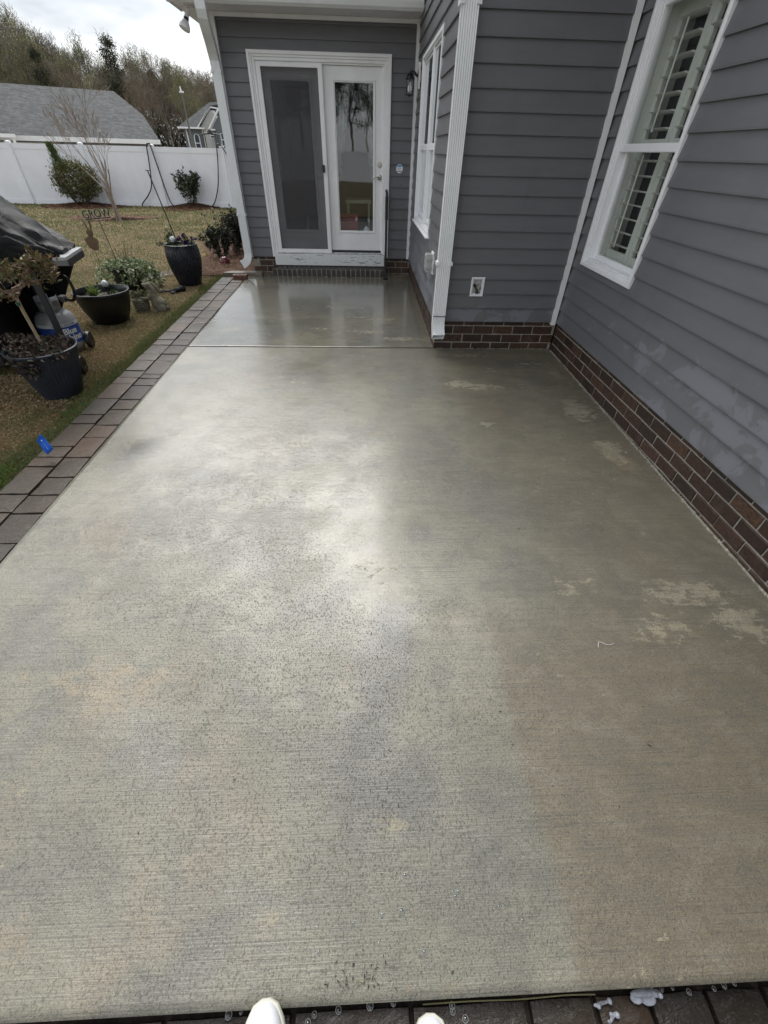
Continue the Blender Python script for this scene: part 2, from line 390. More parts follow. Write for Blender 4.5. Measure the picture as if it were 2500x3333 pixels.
BL = dict(pale=[(0.84, 3.49, .18, .09, .62), (1.02, 3.43, .22, .07, .55), (1.72, 3.02, .14, .24, .6), (1.78, 3.7, .1, .25, .35), (1.62, 3.95, .22, .08, .4), (1.72, 2.42, .12, .20, .6), (0.91, 2.80, .08, .06, .5),
             (1.52, 1.19, .24, .1, .5), (1.70, 1.04, .13, .1, .62), (1.30, 1.00, .2, .09, .45), (1.02, 1.25, .15, .08, .4), (-0.24, 5.73, .35, .10, .45), (0.03, 4.82, .3, .08, .5), (0.22, 5.26, .28, .07, .45), (0.35, 4.6, .3, .07, .55), (-0.5, 4.9, .2, .06, .4), (0.2, 6.1, .3, .05, .35), (-0.1, 5.35, .2, .05, .45),
             (1.0, 4.15, .35, .06, .4), (0.05, 1.35, .18, .10, .35), (-0.45, 2.5, .3, .1, .3), (0.1, 2.65, .15, .08, .45), (-0.3, 0.14, .06, .04, .4), (0.07, 0.33, .07, .04, .5)],
      dark=[(0.15, 0.42, .14, .16, .75), (-0.02, 0.5, .16, .3, .7), (0.10, 0.95, .14, .28, .75), (0.05, 0.75, .12, .25, .7), (0.35, 0.22, .14, .14, .5), (1.45, 3.95, .4, .16, .6), (1.25, 1.55, .25, .3, .4), (0.55, 3.4, .12, .3, .35), (1.1, 2.4, .45, .5, .25), (-1.56, 2.4, .2, .3, .62), (0.9, 3.0, .03, .2, .4), (1.5, 0.6, .35, .2, .35), (-0.4, 0.3, .2, .1, .3), (0.3, 6.9, .5, .4, .35), (1.5, 2.1, .2, .3, .35), (0.25, 0.07, .3, .05, .35)],
      tan=[(1.75, 2.28, .12, .16, .6), (-0.97, 0.12, .1, .1, .5), (-1.0, 0.8, .34, .16, .55), (-1.35, 0.85, .2, .1, .35), (-1.05, 2.0, .4, .12, .35), (-.6, .25, .2, .08, .35), (-0.1, 0.82, .07, .1, .4), (1.3, 0.97, .2, .08, .4), (1.0, 1.0, .35, .1, .25), (-0.1, 2.3, .3, .12, .3), (0.2, 0.33, .12, .05, .35), (-0.25, 0.05, .25, .05, .3), (0.2, -0.01, .3, .03, .35), (-1.2, 1.7, .35, .15, .2)],
      grime=[(-0.06, -0.005, .055, .02, .75), (-0.02, 0.03, .05, .03, .4), (0.06, 0.32, .03, .09, .5), (0.045, 0.55, .02, .12, .3)])
def slab(name, x0, x1, y0, y1, h=0.023, zoff=0.0, g=0.0025):
    nx = int((x1 - x0) / h); ny = int((y1 - y0) / h)
    X, Y = np.meshgrid(np.linspace(x0, x1, nx + 1), np.linspace(y0, y1, ny + 1), indexing='ij')
    X = X.ravel(); Y = Y.ravel()
    Z = S * Y + (vnoise(X, Y, 1.3, 3) - 0.5) * 0.004 + (vnoise(X, Y, 6, 4) - 0.5) * 0.0012
    r = 0.006
    for d in (X - x0, x1 - X, Y - y0, y1 - Y): Z = Z - np.clip(1 - d / r, 0, 1) ** 2 * 0.0
    def idx(i, j): return i * (ny + 1) + j
    I, J = np.meshgrid(np.arange(nx), np.arange(ny), indexing='ij'); I = I.ravel(); J = J.ravel()
    F = np.stack([idx(I, J), idx(I + 1, J), idx(I + 1, J + 1), idx(I, J + 1)], 1)
    V = np.stack([X, Y, Z], 1)
    # skirts
    ring = [idx(i, 0) for i in range(nx + 1)] + [idx(nx, j) for j in range(1, ny + 1)] + [idx(i, ny) for i in range(nx - 1, -1, -1)] + [idx(0, j) for j in range(ny - 1, -1, -1)]
    ring = np.array(ring); nb = len(V); low = V[ring].copy(); low[:, 2] -= 0.1
    V2 = np.concatenate([V, low]); k = len(ring) - 1
    a = ring[:-1]; b = ring[1:]; c = nb + np.arange(k) + 1; d = nb + np.arange(k)
    F2 = np.concatenate([F, np.stack([a, d, c, b], 1)])
    o = np_mesh(name, V2, F2, MA['concrete'], smooth=False)
    X2, Y2 = V2[:, 0], V2[:, 1]
    def blob(ls):
        o_ = np.zeros(len(X2))
        for (cx, cy, rx, ry, a_) in ls: o_ = np.maximum(o_, a_ * np.exp(-(((X2 - cx) / rx) ** 2 + ((Y2 - cy) / ry) ** 2) * 0.9))
        return o_
    st = np.stack([blob(BL['pale']), blob(BL['dark']), blob(BL['tan']), np.ones(len(X2))], 1)
    sm = lambda a, b, t: (lambda q: q * q * (3 - 2 * q))(np.clip((t - a) / (b - a), 0, 1))
    wet = 0.30 + 0.22 * sm(0.4, 2.0, Y2) + 0.14 * sm(2.0, 4.0, Y2) + 0.32 * sm(4.34, 4.36, Y2)
    wet += 0.34 * np.exp(-(((X2 - 0.08) / .30) ** 2 + ((Y2 - 1.5) / .75) ** 2)) + 0.3 * np.exp(-(((X2 + 1.5) / .3) ** 2 + ((Y2 - 2.5) / .4) ** 2)) - 0.12 * sm(0.9, 1.6, X2)
    edge = 0.535 + 0.012 * np.sin(Y2 * 9) - 0.02 * np.clip(Y2 - 0.5, 0, 1)
    side = sm(-.02, .02, X2 - edge) * 1.15 * (1 - sm(0.75, 1.25, Y2)) + sm(0.6, 1.1, X2) * sm(0.75, 1.25, Y2) * 0.8
    wt = np.stack([wet, side, blob(BL['grime']), np.ones(len(X2))], 1)
    for nm, arr in (('stain', st), ('wet', wt)):
        at = o.data.color_attributes.new(nm, 'FLOAT_COLOR', 'POINT'); at.data.foreach_set('color', arr.astype(np.float32).ravel())
    return tag(o, kind='structure')
slab('patio_slab', -1.826, 1.97, -0.033, 4.349)
slab('patio_slab', -1.826, 0.73, 4.355, 7.56)
# sealant in the joint between the two slabs
mb = MB(); mb.box(-1.82, 0.72, 4.3472, 4.3568, 0.03, 0.0676)
tag(mb.build('slab_joint', plain('joint_grit', (.030, .028, .024), .95, .3, 30, spec=.1)), kind='structure')

def rough_paver(x0, x1, y0, y1, mat, parent, ztop=-0.004, th=0.06, level=None, j=0.004):
    """uneven tumbled paver: 5x5 top grid, chamfered edge"""
    n = 5; mbp = MB(); jit = lambda a: random.uniform(-a, a)
    cx, cy = (x0 + x1) / 2, (y0 + y1) / 2; tx, ty = jit(0.012), jit(0.012); dz = jit(0.0025)
    top = []
    for i in range(n):
        for k in range(n):
            u = i / (n - 1); v = k / (n - 1)
            x = x0 + (x1 - x0) * u; y = y0 + (y1 - y0) * v
            ex = (i in (0, n - 1)); ey = (k in (0, n - 1))
            if ex: x += (0.004 if i == 0 else -0.004) + jit(j * .6)
            if ey: y += (0.004 if k == 0 else -0.004) + jit(j * .6)
            z = ztop + dz + (x - cx) * tx + (y - cy) * ty + (jit(0.0008) if not (ex or ey) else -0.004 + jit(0.001))
            z += (S * y if level is None else level)
            top.append((x, y, z))
    fs = [(i * n + k, (i + 1) * n + k, (i + 1) * n + k + 1, i * n + k + 1) for i in range(n - 1) for k in range(n - 1)]
    ring = [i * n for i in range(n)] + [(n - 1) * n + k for k in range(1, n)] + [i * n + n - 1 for i in range(n - 2, -1, -1)] + [k for k in range(n - 2, 0, -1)]
    low = []
    for q in ring:
        x, y, z = top[q]; x += 0.004 * (1 if x > cx else -1) * (abs(x - cx) > (x1 - x0) * .4); y += 0.004 * (1 if y > cy else -1) * (abs(y - cy) > (y1 - y0) * .4)
        low.append((x, y, z - th))
    nb = len(top); m_ = len(ring)
    fs += [(ring[q], nb + q, nb + (q + 1) % m_, ring[(q + 1) % m_]) for q in range(m_)]
    mbp.add(top + low, fs)
    return mbp.build('paver', mat, parent, smooth=True)
border = thing('paver_border', 'long border two tumbled pavers wide between the lawn and the concrete patio', 'paving')
border['kind'] = 'structure'; del border['category']
inner = [1.586, 1.82, 1.984, 2.161, 2.375, 2.624, 2.796, 3.032, 3.20, 3.458, 3.60, 3.69, 3.99, 4.16, 4.395, 4.546, 4.77, 5.07, 5.284, 5.578, 5.69, 5.977, 6.364, 6.525, 6.73, 6.9, 7.085]
outer = [1.62, 1.83, 1.995, 2.276, 2.382, 2.512, 2.815, 2.953, 3.21, 3.49, 3.625, 3.767, 4.003, 4.168, 4.405, 4.558, 4.79, 5.079, 5.308, 5.572, 5.714, 6.0, 6.253, 6.371, 6.519, 6.79, 7.0, 7.24]
for lst, xa, xb in ((inner, -2.012, -1.838), (outer, -2.205, -2.018)):
    y = lst[0]
    while y > -2: y -= random.choice([.16, .21, .26]); lst.insert(0, y)
    for a, b in zip(lst[:-1], lst[1:]):
        w = random.uniform(-.003, .003)
        rough_paver(xa + w, xb + random.uniform(-.004, .003), a + .003, b - .003, MA['paver'], border)
# lower, wet pavers in front of the slab
front = thing('front_pavers', 'x', 'x'); front['kind'] = 'structure'; del front['category']; del front['label']
xx = -1.80 - 0.16
k = 0
edges = [-2.0, -1.7, -1.39, -1.08, -0.80, -0.52, -0.20, 0.10, 0.40, 0.575, 0.72, 0.875, 1.03, 1.32, 1.62, 1.92, 2.2]
for a, b in zip(edges[:-1], edges[1:]): rough_paver(a + .004, b - .004, -0.30, -0.041, MA['paver_wet'], front, ztop=0, level=-0.045, j=.003)
for row in range(5):
    y1 = -0.304 - row * 0.235
    for q in range(15): rough_paver(-2.0 + q * .29 + (row % 2) * .14, -2.0 + (q + 1) * .29 - .008 + (row % 2) * .14, y1 - .229, y1, MA['paver_wet'], front, ztop=0, level=-0.045 - row * .003)

# ================================================================== THE HOUSE
house = thing('house', 'grey vinyl sided house with brown brick base, white trim and glazed patio door', 'house')
class Fr:
    def __init__(s, O, U, N): s.O, s.U, s.N = Vector(O), Vector(U), Vector(N)
    def p(s, u, n, z): return s.O + s.U * u + s.N * n + Vector((0, 0, z))
    def box(s, mb, u0, u1, n0, n1, z0, z1):
        return mb.hexa([s.p(u0, n0, z0), s.p(u1, n0, z0), s.p(u1, n1, z0), s.p(u0, n1, z0), s.p(u0, n0, z1), s.p(u1, n0, z1), s.p(u1, n1, z1), s.p(u0, n1, z1)])
    def bev(s, mb, u0, u1, n0, n1, z0, z1, b=0.004):
        """box whose outer (n1) face is chamfered"""
        P = [s.p(*q) for q in ((u0, n0, z0), (u1, n0, z0), (u1, n0, z1), (u0, n0, z1), (u0, n1 - b, z0), (u1, n1 - b, z0), (u1, n1 - b, z1), (u0, n1 - b, z1),
                               (u0 + b, n1, z0 + b), (u1 - b, n1, z0 + b), (u1 - b, n1, z1 - b), (u0 + b, n1, z1 - b))]
        return mb.add(P, [(3, 2, 1, 0), (0, 1, 5, 4), (1, 2, 6, 5), (2, 3, 7, 6), (3, 0, 4, 7), (4, 5, 9, 8), (5, 6, 10, 9), (6, 7, 11, 10), (7, 4, 8, 11), (8, 9, 10, 11)])
    def ring(s, mb, u0, u1, z0, z1, w, n0, n1, wb=None, wt=None, b=0.003):
        wb = w if wb is None else wb; wt = w if wt is None else wt
        s.bev(mb, u0, u0 + w, n0, n1, z0, z1, b); s.bev(mb, u1 - w, u1, n0, n1, z0, z1, b)
        s.bev(mb, u0 + w, u1 - w, n0, n1 - .001, z0, z0 + wb, b); s.bev(mb, u0 + w, u1 - w, n0, n1 - .001, z1 - wt, z1, b)
        return mb
RW = Fr((1.94, 0, 0), (0, 1, 0), (-1, 0, 0)); MW = Fr((0, 4.355, 0), (1, 0, 0), (0, -1, 0))
IW = Fr((0.70, 0, 0), (0, 1, 0), (-1, 0, 0)); BW = Fr((0, 7.53, 0), (1, 0, 0), (0, -1, 0))
EXP = 0.1258; Z0 = 0.335
def siding_wall(F, u0, u1, ztop, mat, openings=(), z0=Z0, nback=-0.12):
    k = 0; z = z0
    while z < ztop - 0.01:
        z1 = min(z + EXP, ztop); segs = [(u0, u1, z, z1)]
        for (a, b, lo, hi) in openings:
            ns = []
            for (p, q, l, h) in segs:
                if b <= p or a >= q or hi <= l or lo >= h: ns.append((p, q, l, h)); continue
                if a > p: ns.append((p, a, l, h))
                if b < q: ns.append((b, q, l, h))
                if lo > l + .004: ns.append((max(a, p), min(b, q), l, lo))
                if hi < h - .004: ns.append((max(a, p), min(b, q), hi, h))
            segs = ns
        for (p, q, l, h) in segs:
            if q - p < .01: continue
            nn = lambda t: 0.0285 - 0.0160 * (t - z) / EXP
            w1, w2 = random.uniform(-.0008, .0008), random.uniform(-.0008, .0008)
            mbs = MB(); P = []
            nseg = max(1, int((q - p) / 0.5))
            for i in range(nseg + 1):
                u = p + (q - p) * i / nseg; wv = 0 if i in (0, nseg) else random.uniform(-.0007, .0007)
                P += [F.p(u, 0.002, l), F.p(u, nn(l) + wv, l + (.0 if l > z else random.uniform(-.0004, .0004))), F.p(u, nn(l) + wv, l + .010), F.p(u, nn(h) + wv * .5, h + .004 * (h == z1)), F.p(u, 0.002, h + .004 * (h == z1))]
            fs = [(i * 5 + a_, i * 5 + (a_ + 1) % 5, (i + 1) * 5 + (a_ + 1) % 5, (i + 1) * 5 + a_) for i in range(nseg) for a_ in range(5)]
            fs += [(4, 3, 2, 1, 0), tuple(nseg * 5 + a_ for a_ in range(5))]
            mbs.add(P, fs).build('siding_board', mat, house)
        z = z1; k += 1
    mbb = MB(); us = sorted({u0, u1} | {c for o_ in openings for c in o_[:2]}); 
    for a, b in zip(us[:-1], us[1:]):
        lo = z0 + .02
        for (p, q, l, h) in sorted([o_ for o_ in openings if o_[0] < b and o_[1] > a], key=lambda t: t[2]): F.box(mbb, a, b, nback, 0, lo, l); lo = h
        F.box(mbb, a, b, nback, 0, lo, ztop)
    mbb.build('wall', MA['room'], house)

BP = 0.0817; BZ = 0.043
brick_meshes = []
for v in range(6):
    mbk = MB(); jt = lambda: random.uniform(-.0022, .0022); b = 0.004
    u0, u1, z0, z1 = -0.0975, 0.0975, -0.0357, 0.0357
    P = []
    for (n, ins) in ((-.09, 0), (-b, 0), (0, b)):
        for (u, z) in ((u0 + ins, z0 + ins), (0, z0 + ins), (u1 - ins, z0 + ins), (u1 - ins, z1 - ins), (0, z1 - ins), (u0 + ins, z1 - ins)):
            P.append((u + jt(), -n + (random.uniform(-.002, .002) if n > -.01 else 0), z + jt()))
    fs = [(5, 4, 3, 2, 1, 0)] + [(r * 6 + i, r * 6 + (i + 1) % 6, (r + 1) * 6 + (i + 1) % 6, (r + 1) * 6 + i) for r in (0, 1) for i in range(6)] + [(12, 13, 14, 15, 16, 17)]
    mbk.add(P, fs); o = mbk.build('brick', MA['brick']); brick_meshes.append(o.data); bpy.data.objects.remove(o)
def place_brick(F, ua, ub, zc, n=0.0, sz=1.0):
    o = bpy.data.objects.new('brick', random.choice(brick_meshes)); COL.objects.link(o); o.parent = house
    flip = random.choice((0, 1)); L_ = (ub - ua) / 0.195
    Rm = Matrix((F.U * (-1 if False else 1), -F.N, Vector((0, 0, 1)))).transposed().to_4x4()
    o.matrix_local = Matrix.Translation(F.p((ua + ub) / 2, n + random.uniform(-.0012, .0012), zc)) @ Rm @ Matrix.Diagonal((L_, 1, sz, 1)) @ (Matrix.Rotation(math.pi, 4, 'Y') if flip else Matrix.Identity(4))
def brick_wall(F, u0, u1, ks, phase=0.0, zmax=0.36):
    for k in ks:
        zc = BZ + BP * (k + .5); u = u0 - ((phase + (k % 2) * 0.1025) % 0.205)
        while u < u1:
            a, b = max(u + .005, u0 + .002), min(u + .200, u1 - .002)
            if b - a > .02: place_brick(F, a, b, zc)
            u += 0.205
    mbb = MB(); F.box(mbb, u0, u1, -0.11, -0.0065, BZ + BP * min(ks), BZ + BP * (max(ks) + 1)); mbb.build('mortar', MA['mortar'], house)
brick_wall(RW, -1.6, 4.350, (-1, 0, 1, 2, 3), 0.05)
brick_wall(MW, 0.703, 1.936, (0, 1, 2, 3), 0.02)
brick_wall(IW, 4.361, 7.53, (0, 1, 2, 3), 0.08)
brick_wall(BW, -1.76, -1.40, (0, 1, 2, 3), 0.1); brick_wall(BW, 0.30, 0.697, (0, 1, 2, 3), 0.03)

# rowlock step under the patio door
nst = 23; x0s, x1s = -1.435, 0.300; wst = (x1s - x0s) / nst
def rowlock():
    mbk = MB(); w = wst / 2 - .0045; j = lambda: random.uniform(-.002, .002)
    prof = [(7.295, .02), (7.295, .200), (7.302, .214), (7.315, .220), (7.51, .240), (7.51, .02)]
    P = [(s_ * (w - (.003 if i in (2, 3) else 0)) + j() * .5, y + j(), z + j() * .5) for s_ in (-1, 1) for i, (y, z) in enumerate(prof)]
    P[1] = (P[1][0] + .003, P[1][1], P[1][2]); P[7] = (P[7][0] - .003, P[7][1], P[7][2])
    mbk.add(P, [(5, 4, 3, 2, 1, 0), (6, 7, 8, 9, 10, 11)] + [(i, (i + 1) % 6, 6 + (i + 1) % 6, 6 + i) for i in range(6)])
    return mbk
rl = []
for v in range(4): o = rowlock().build('step_brick', MA['brick_dark']); rl.append(o.data); bpy.data.objects.remove(o)
for i in range(nst):
    o = bpy.data.objects.new('step_brick', rl[i % 4]); COL.objects.link(o); o.parent = house; o.location = (x0s + wst * (i + .5), random.uniform(-.002, .002), 0)
mb = MB(); mb.box(x0s + .003, x1s - .003, 7.300, 7.50, 0.02, 0.209); mb.build('step_mortar', MA['mortar_dark'], house)

# siding with openings
RWIN = (3.26, 4.12, 0.892, 2.40); IWIN = (5.24, 6.83, 0.925, 2.41); DOOR = (-1.40, 0.325, 0.20, 2.48)
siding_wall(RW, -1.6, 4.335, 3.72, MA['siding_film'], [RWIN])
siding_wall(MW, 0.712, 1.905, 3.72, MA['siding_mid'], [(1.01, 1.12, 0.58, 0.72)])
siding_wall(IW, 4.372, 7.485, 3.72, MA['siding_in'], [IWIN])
siding_wall(BW, -1.745, 0.66, 2.762, MA['siding'], [DOOR])
# left flank of the house, seen only from the side
LF = Fr((-1.76, 0, 0), (0, 1, 0), (-1, 0, 0))
siding_wall(LF, 7.56, 12.5, 2.762, MA['siding'], z0=Z0)
mb = MB(); LF.box(mb, 7.53, 12.5, -.1, 0, -.1, .34); mb.build('foundation', MA['mortar'], house)

# trim posts
mb = MB()
mb.box(1.866, 1.906, 4.305, 4.352, 0.313, 3.72); mb.build('corner_trim', MA['whitepaint'], house)
mb = MB(); mb.box(0.642, 0.681, 7.462, 7.505, 0.336, 2.79); mb.build('corner_trim', MA['whitepaint'], house)
mb = MB(); mb.box(0.668, 0.728, 4.322, 4.385, 0.325, 3.72); mb.build('corner_trim', MA['whitepaint'], house)
mb = MB(); mb.box(-1.792, -1.738, 7.468, 7.56, 0.325, 2.79); mb.build('corner_trim', MA['whitepaint'], house)
mb = MB(); mb.box(-1.738, 0.642, 7.478, 7.512, 2.752, 2.788); mb.build('frieze_board', MA['whitepaint'], house)

# soffit of the low eave, panel by panel, with gutter
x = -2.10; nsp = 24; w = (0.668 + 2.10) / nsp
for i in range(nsp):
    mb = MB(); a, b = x + w * i + .0015, x + w * (i + 1) - .0015
    mb.hexa([(a, 7.13, 2.789), (b, 7.13, 2.793), (b, 7.53, 2.793), (a, 7.53, 2.789), (a, 7.13, 2.800), (b, 7.13, 2.800), (b, 7.53, 2.800), (a, 7.53, 2.800)])
    mb.build('soffit_panel', MA['whitepaint'], house)
mb = MB(); mb.box(-2.10, 0.668, 7.12, 7.52, 2.801, 2.83); mb.box(-2.115, -2.101, 7.10, 7.53, 2.78, 2.93); mb.box(-2.10, -1.80, 7.51, 12.6, 2.789, 2.83); mb.build('fascia', MA['whitepaint'], house)
prof = [(7.118, 2.905), (7.118, 2.782), (7.075, 2.778), (7.045, 2.80), (7.025, 2.84), (7.02, 2.885), (7.008, 2.89), (7.008, 2.908), (7.016, 2.908), (7.03, 2.895), (7.05, 2.85), (7.08, 2.80), (7.105, 2.80), (7.108, 2.905)]
mb = MB(); P0 = [(-2.125, y, z) for y, z in prof]; mb.prism(P0, (2.125 + 0.668, 0, 0)); mb.build('gutter', MA['gutter'], house)
def shingle(name, c=(0.10, 0.105, 0.108)):
    m = MT(name); n1 = m.noise(9, 3, 0.6, mscale=(1, 1, 3)); n2 = m.noise(60, 2)
    w = m.n('ShaderNodeTexBrick', {'Vector': m.pos((1, 1, 1)), 'Scale': 4.0, 'Color1': (.9, .9, .9, 1), 'Color2': (.55, .55, .55, 1), 'Mortar': (.3, .3, .3, 1), 'Mortar Size': .02})
    n3 = m.noise(2.6, 4, .65, mscale=(1, 1.4, 2.2), dist=.3)
    b = m.ramp(n1, [(0.3, tuple(q * .6 for q in c)), (0.5, c), (0.7, tuple(q * 1.6 for q in c))])
    b = m.mix(m.ramp(n3, [(.42, 0.0), (.58, .75)]), b, tuple(q * .45 for q in c))
    b = m.mix(m.ramp(n2, [(.4, 0.0), (.7, .4)]), b, tuple(q * .6 for q in c))
    m.set(Base_Color=b, Roughness=.95, Normal=m.bump(n2, .5)); return m.m
MA['shingle'] = shingle('asphalt_shingles')
mb = MB()
mb.hexa([(-2.14, 7.03, 2.905), (0.69, 7.03, 2.905), (0.69, 12.4, 4.9), (-0.9, 12.4, 4.9), (-2.14, 7.03, 2.935), (0.69, 7.03, 2.935), (0.69, 12.4, 4.93), (-0.9, 12.4, 4.93)])
mb.hexa([(-2.14, 7.03, 2.90), (-0.9, 12.4, 4.89), (-0.9, 12.4, 4.88), (-2.14, 12.5, 2.90), (-2.14, 7.03, 2.93), (-0.9, 12.4, 4.92), (-0.9, 12.4, 4.91), (-2.14, 12.5, 2.93)])
mb.hexa([(1.60, -2.0, 3.80), (6.2, -2.0, 6.0), (6.2, 4.5, 6.0), (1.60, 4.5, 3.80), (1.60, -2.0, 3.84), (6.2, -2.0, 6.04), (6.2, 4.5, 6.04), (1.60, 4.5, 3.84)])
mb.hexa([(0.38, 4.03, 3.80), (6.2, 4.03, 3.80), (6.2, 8, 5.6), (2.4, 8, 5.6), (0.38, 4.03, 3.83), (6.2, 4.03, 3.83), (6.2, 8, 5.63), (2.4, 8, 5.63)])
mb.hexa([(0.38, 4.03, 3.79), (2.4, 8, 5.59), (2.4, 12.5, 5.59), (0.38, 12.5, 3.79), (0.38, 4.03, 3.82), (2.4, 8, 5.62), (2.4, 12.5, 5.62), (0.38, 12.5, 3.82)])
mb.build('roof', MA['shingle'], house)
mb = MB(); mb.box(1.63, 1.93, -2.0, 4.02, 3.722, 3.742); mb.box(0.40, 6.2, 4.06, 4.36, 3.722, 3.743); mb.box(0.41, 0.70, 4.37, 12.5, 3.722, 3.742); mb.build('eave_soffit', MA['whitepaint'], house)
mb = MB(); mb.box(1.50, 1.62, -2.0, 3.93, 3.70, 3.82); mb.box(0.28, 1.62, 3.93, 4.05, 3.70, 3.82); mb.box(0.28, 0.40, 4.052, 12.5, 3.70, 3.82); mb.build('gutter', MA['gutter'], house)
# block out the inside of the house so no daylight leaks through it
mb = MB(); mb.box(-1.75, .70, 7.532, 7.65, 2.74, 2.80); mb.box(3.6, 6.0, -1.6, 12.4, 0, 3.7); mb.box(1.94, 3.6, -1.62, -1.5, 0, 3.72); mb.box(-1.7, 3.6, 12.3, 12.42, -.1, 2.8); mb.box(0.72, 3.6, 12.2, 12.3, 2.8, 3.7); mb.build('inner_wall', MA['room'], house)
mb = MB(); mb.box(-1.7, 3.58, 7.64, 12.2, 0.30, 0.40); mb.box(1.98, 3.58, -1.48, 4.5, 0.30, 0.40); mb.box(.82, 3.58, 4.51, 7.6, .30, .40); mb.build('floor_boards', plain('wood_floor', (0.10, 0.06, 0.035), .4), house)
mb = MB(); mb.box(-1.65, 0.72, 7.66, 12.2, 2.55, 2.60); mb.box(2.07, 3.58, -1.48, 4.5, 2.7, 2.75); mb.box(.83, 3.58, 4.51, 7.6, 2.7, 2.75); mb.box(0.70, 0.76, 7.60, 12.2, .3, 3.7); mb.build('ceiling', MA['room'], house)

# downspouts: fluted rectangular tube swept along a path
def sweep(mb, path, prof, side0=(1, 0, 0)):
    pts = [Vector(p) for p in path]; n = len(prof); vs = []
    for i, p in enumerate(pts):
        t = (pts[min(i + 1, len(pts) - 1)] - pts[max(i - 1, 0)]).normalized()
        a = Vector(side0); a = (a - t * a.dot(t)).normalized(); b = t.cross(a)
        vs += [p + a * q[0] + b * q[1] for q in prof]
    fs = [(i * n + k, i * n + (k + 1) % n, (i + 1) * n + (k + 1) % n, (i + 1) * n + k) for i in range(len(pts) - 1) for k in range(n)]
    mb.add(vs, fs); return mb
def fluted(w, d, flip=False):
    P = []; nf = 7
    for k in range(nf * 2 + 1):
        x_ = -w / 2 + w * (k + .0) / (nf * 2); P.append((x_, -d / 2 + (0.004 if k % 2 else 0)))
    P += [(w / 2, d / 2), (-w / 2, d / 2)]
    if flip: P = [(a, -b) for a, b in reversed(P)]
    return P
def arc(c, a, b, k, f): return [f(c, a + (b - a) * i / k) for i in range(k + 1)]
# near one on the corner of the middle wall (path from top to bottom)
pr = fluted(0.116, 0.075, True)
pth = [(0.712, 3.99, 3.70), (0.712, 3.99, 3.62), (0.712, 4.02, 3.56), (0.712, 4.20, 3.36), (0.712, 4.262, 3.28), (0.712, 4.275, 3.20)] + [(0.712, 4.275, z) for z in (2.4, 1.6, .8, .36)]
pth += [(0.712, 4.272, .33), (0.713, 4.262, .30), (0.714, 4.247, .272), (0.715, 4.225, .247), (0.716, 4.20, .225)]
def make_ds(path, prof, side, sb):
    mb = MB(); sweep(mb, path, prof, side); o = mb.build('downspout', MA['gutter'], house)
    md = o.modifiers.new('wall', 'SOLIDIFY'); md.thickness = 0.0015; md.offset = -1
    return o
d2 = make_ds(pth, pr, (1, 0, 0), None)
for z in (0.85, 2.36):
    mb = MB(); mb.box(0.640, 0.668, 4.230, 4.325, z - .014, z + .014); mb.box(0.760, 0.785, 4.230, 4.325, z - .014, z + .014)
    mb.box(0.650, 0.672, 4.229, 4.236, z - .012, z + .012); mb.box(0.752, 0.776, 4.229, 4.236, z - .012, z + .012); mb.build('strap', MA['gutter'], d2)
mb = MB()
for k in range(4): mb.box(0.652, 0.776, 4.2305, 4.2365, .405 + k * .0 + (.0), .409)
mb.build('pipe_seam', MA['gutter'], d2)
pr1 = fluted(0.108, 0.075)
pth = [(-1.765, 7.07, 2.80), (-1.765, 7.075, 2.74), (-1.768, 7.10, 2.69), (-1.775, 7.19, 2.61), (-1.785, 7.30, 2.53), (-1.795, 7.38, 2.46), (-1.80, 7.425, 2.40), (-1.80, 7.435, 2.32)] + [(-1.80 + .01 * i / 4, 7.435, 2.32 - 1.8 * i / 4) for i in range(1, 4)]
pth += [(-1.79, 7.435, z) for z in (.5, .40)]
pth += [(-1.793, 7.43, .36), (-1.802, 7.42, .325), (-1.820, 7.41, .295), (-1.845, 7.40, .272), (-1.872, 7.39, .256), (-1.90, 7.38, .243)]
def sweepxz():
    """last part turns sideways, so carry the frame along"""
    mb = MB(); pts = [Vector(p) for p in pth]; n = len(pr1); vs = []; 
    for i, p in enumerate(pts):
        t = (pts[min(i + 1, len(pts) - 1)] - pts[max(i - 1, 0)]).normalized()
        b = Vector((0, -1, 0)); b = (b - t * b.dot(t)).normalized() if abs(t.y) < .9 else Vector((0, 0, -1))
        a = b.cross(t); 
        vs += [p + a * q[0] - b * q[1] * -1 * -1 for q in pr1]
    fs = [(i * n + k, i * n + (k + 1) % n, (i + 1) * n + (k + 1) % n, (i + 1) * n + k) for i in range(len(pts) - 1) for k in range(n)]
    return mb.add(vs, fs)
o = sweepxz().build('downspout', MA['gutter'], house); md = o.modifiers.new('wall', 'SOLIDIFY'); md.thickness = .0015; md.offset = -1; d1 = o
for z in (.87, 2.30):
    xc = -1.80 + (.01 if z < 1 else 0)
    mb = MB(); mb.box(xc - .064, xc - .050, 7.39, 7.50, z - .014, z + .014); mb.box(xc + .050, xc + .064, 7.39, 7.50, z - .014, z + .014)
    mb.box(xc - .056, xc - .034, 7.388, 7.396, z - .012, z + .012); mb.box(xc + .034, xc + .056, 7.388, 7.396, z - .012, z + .012); mb.build('strap', MA['gutter'], d1)

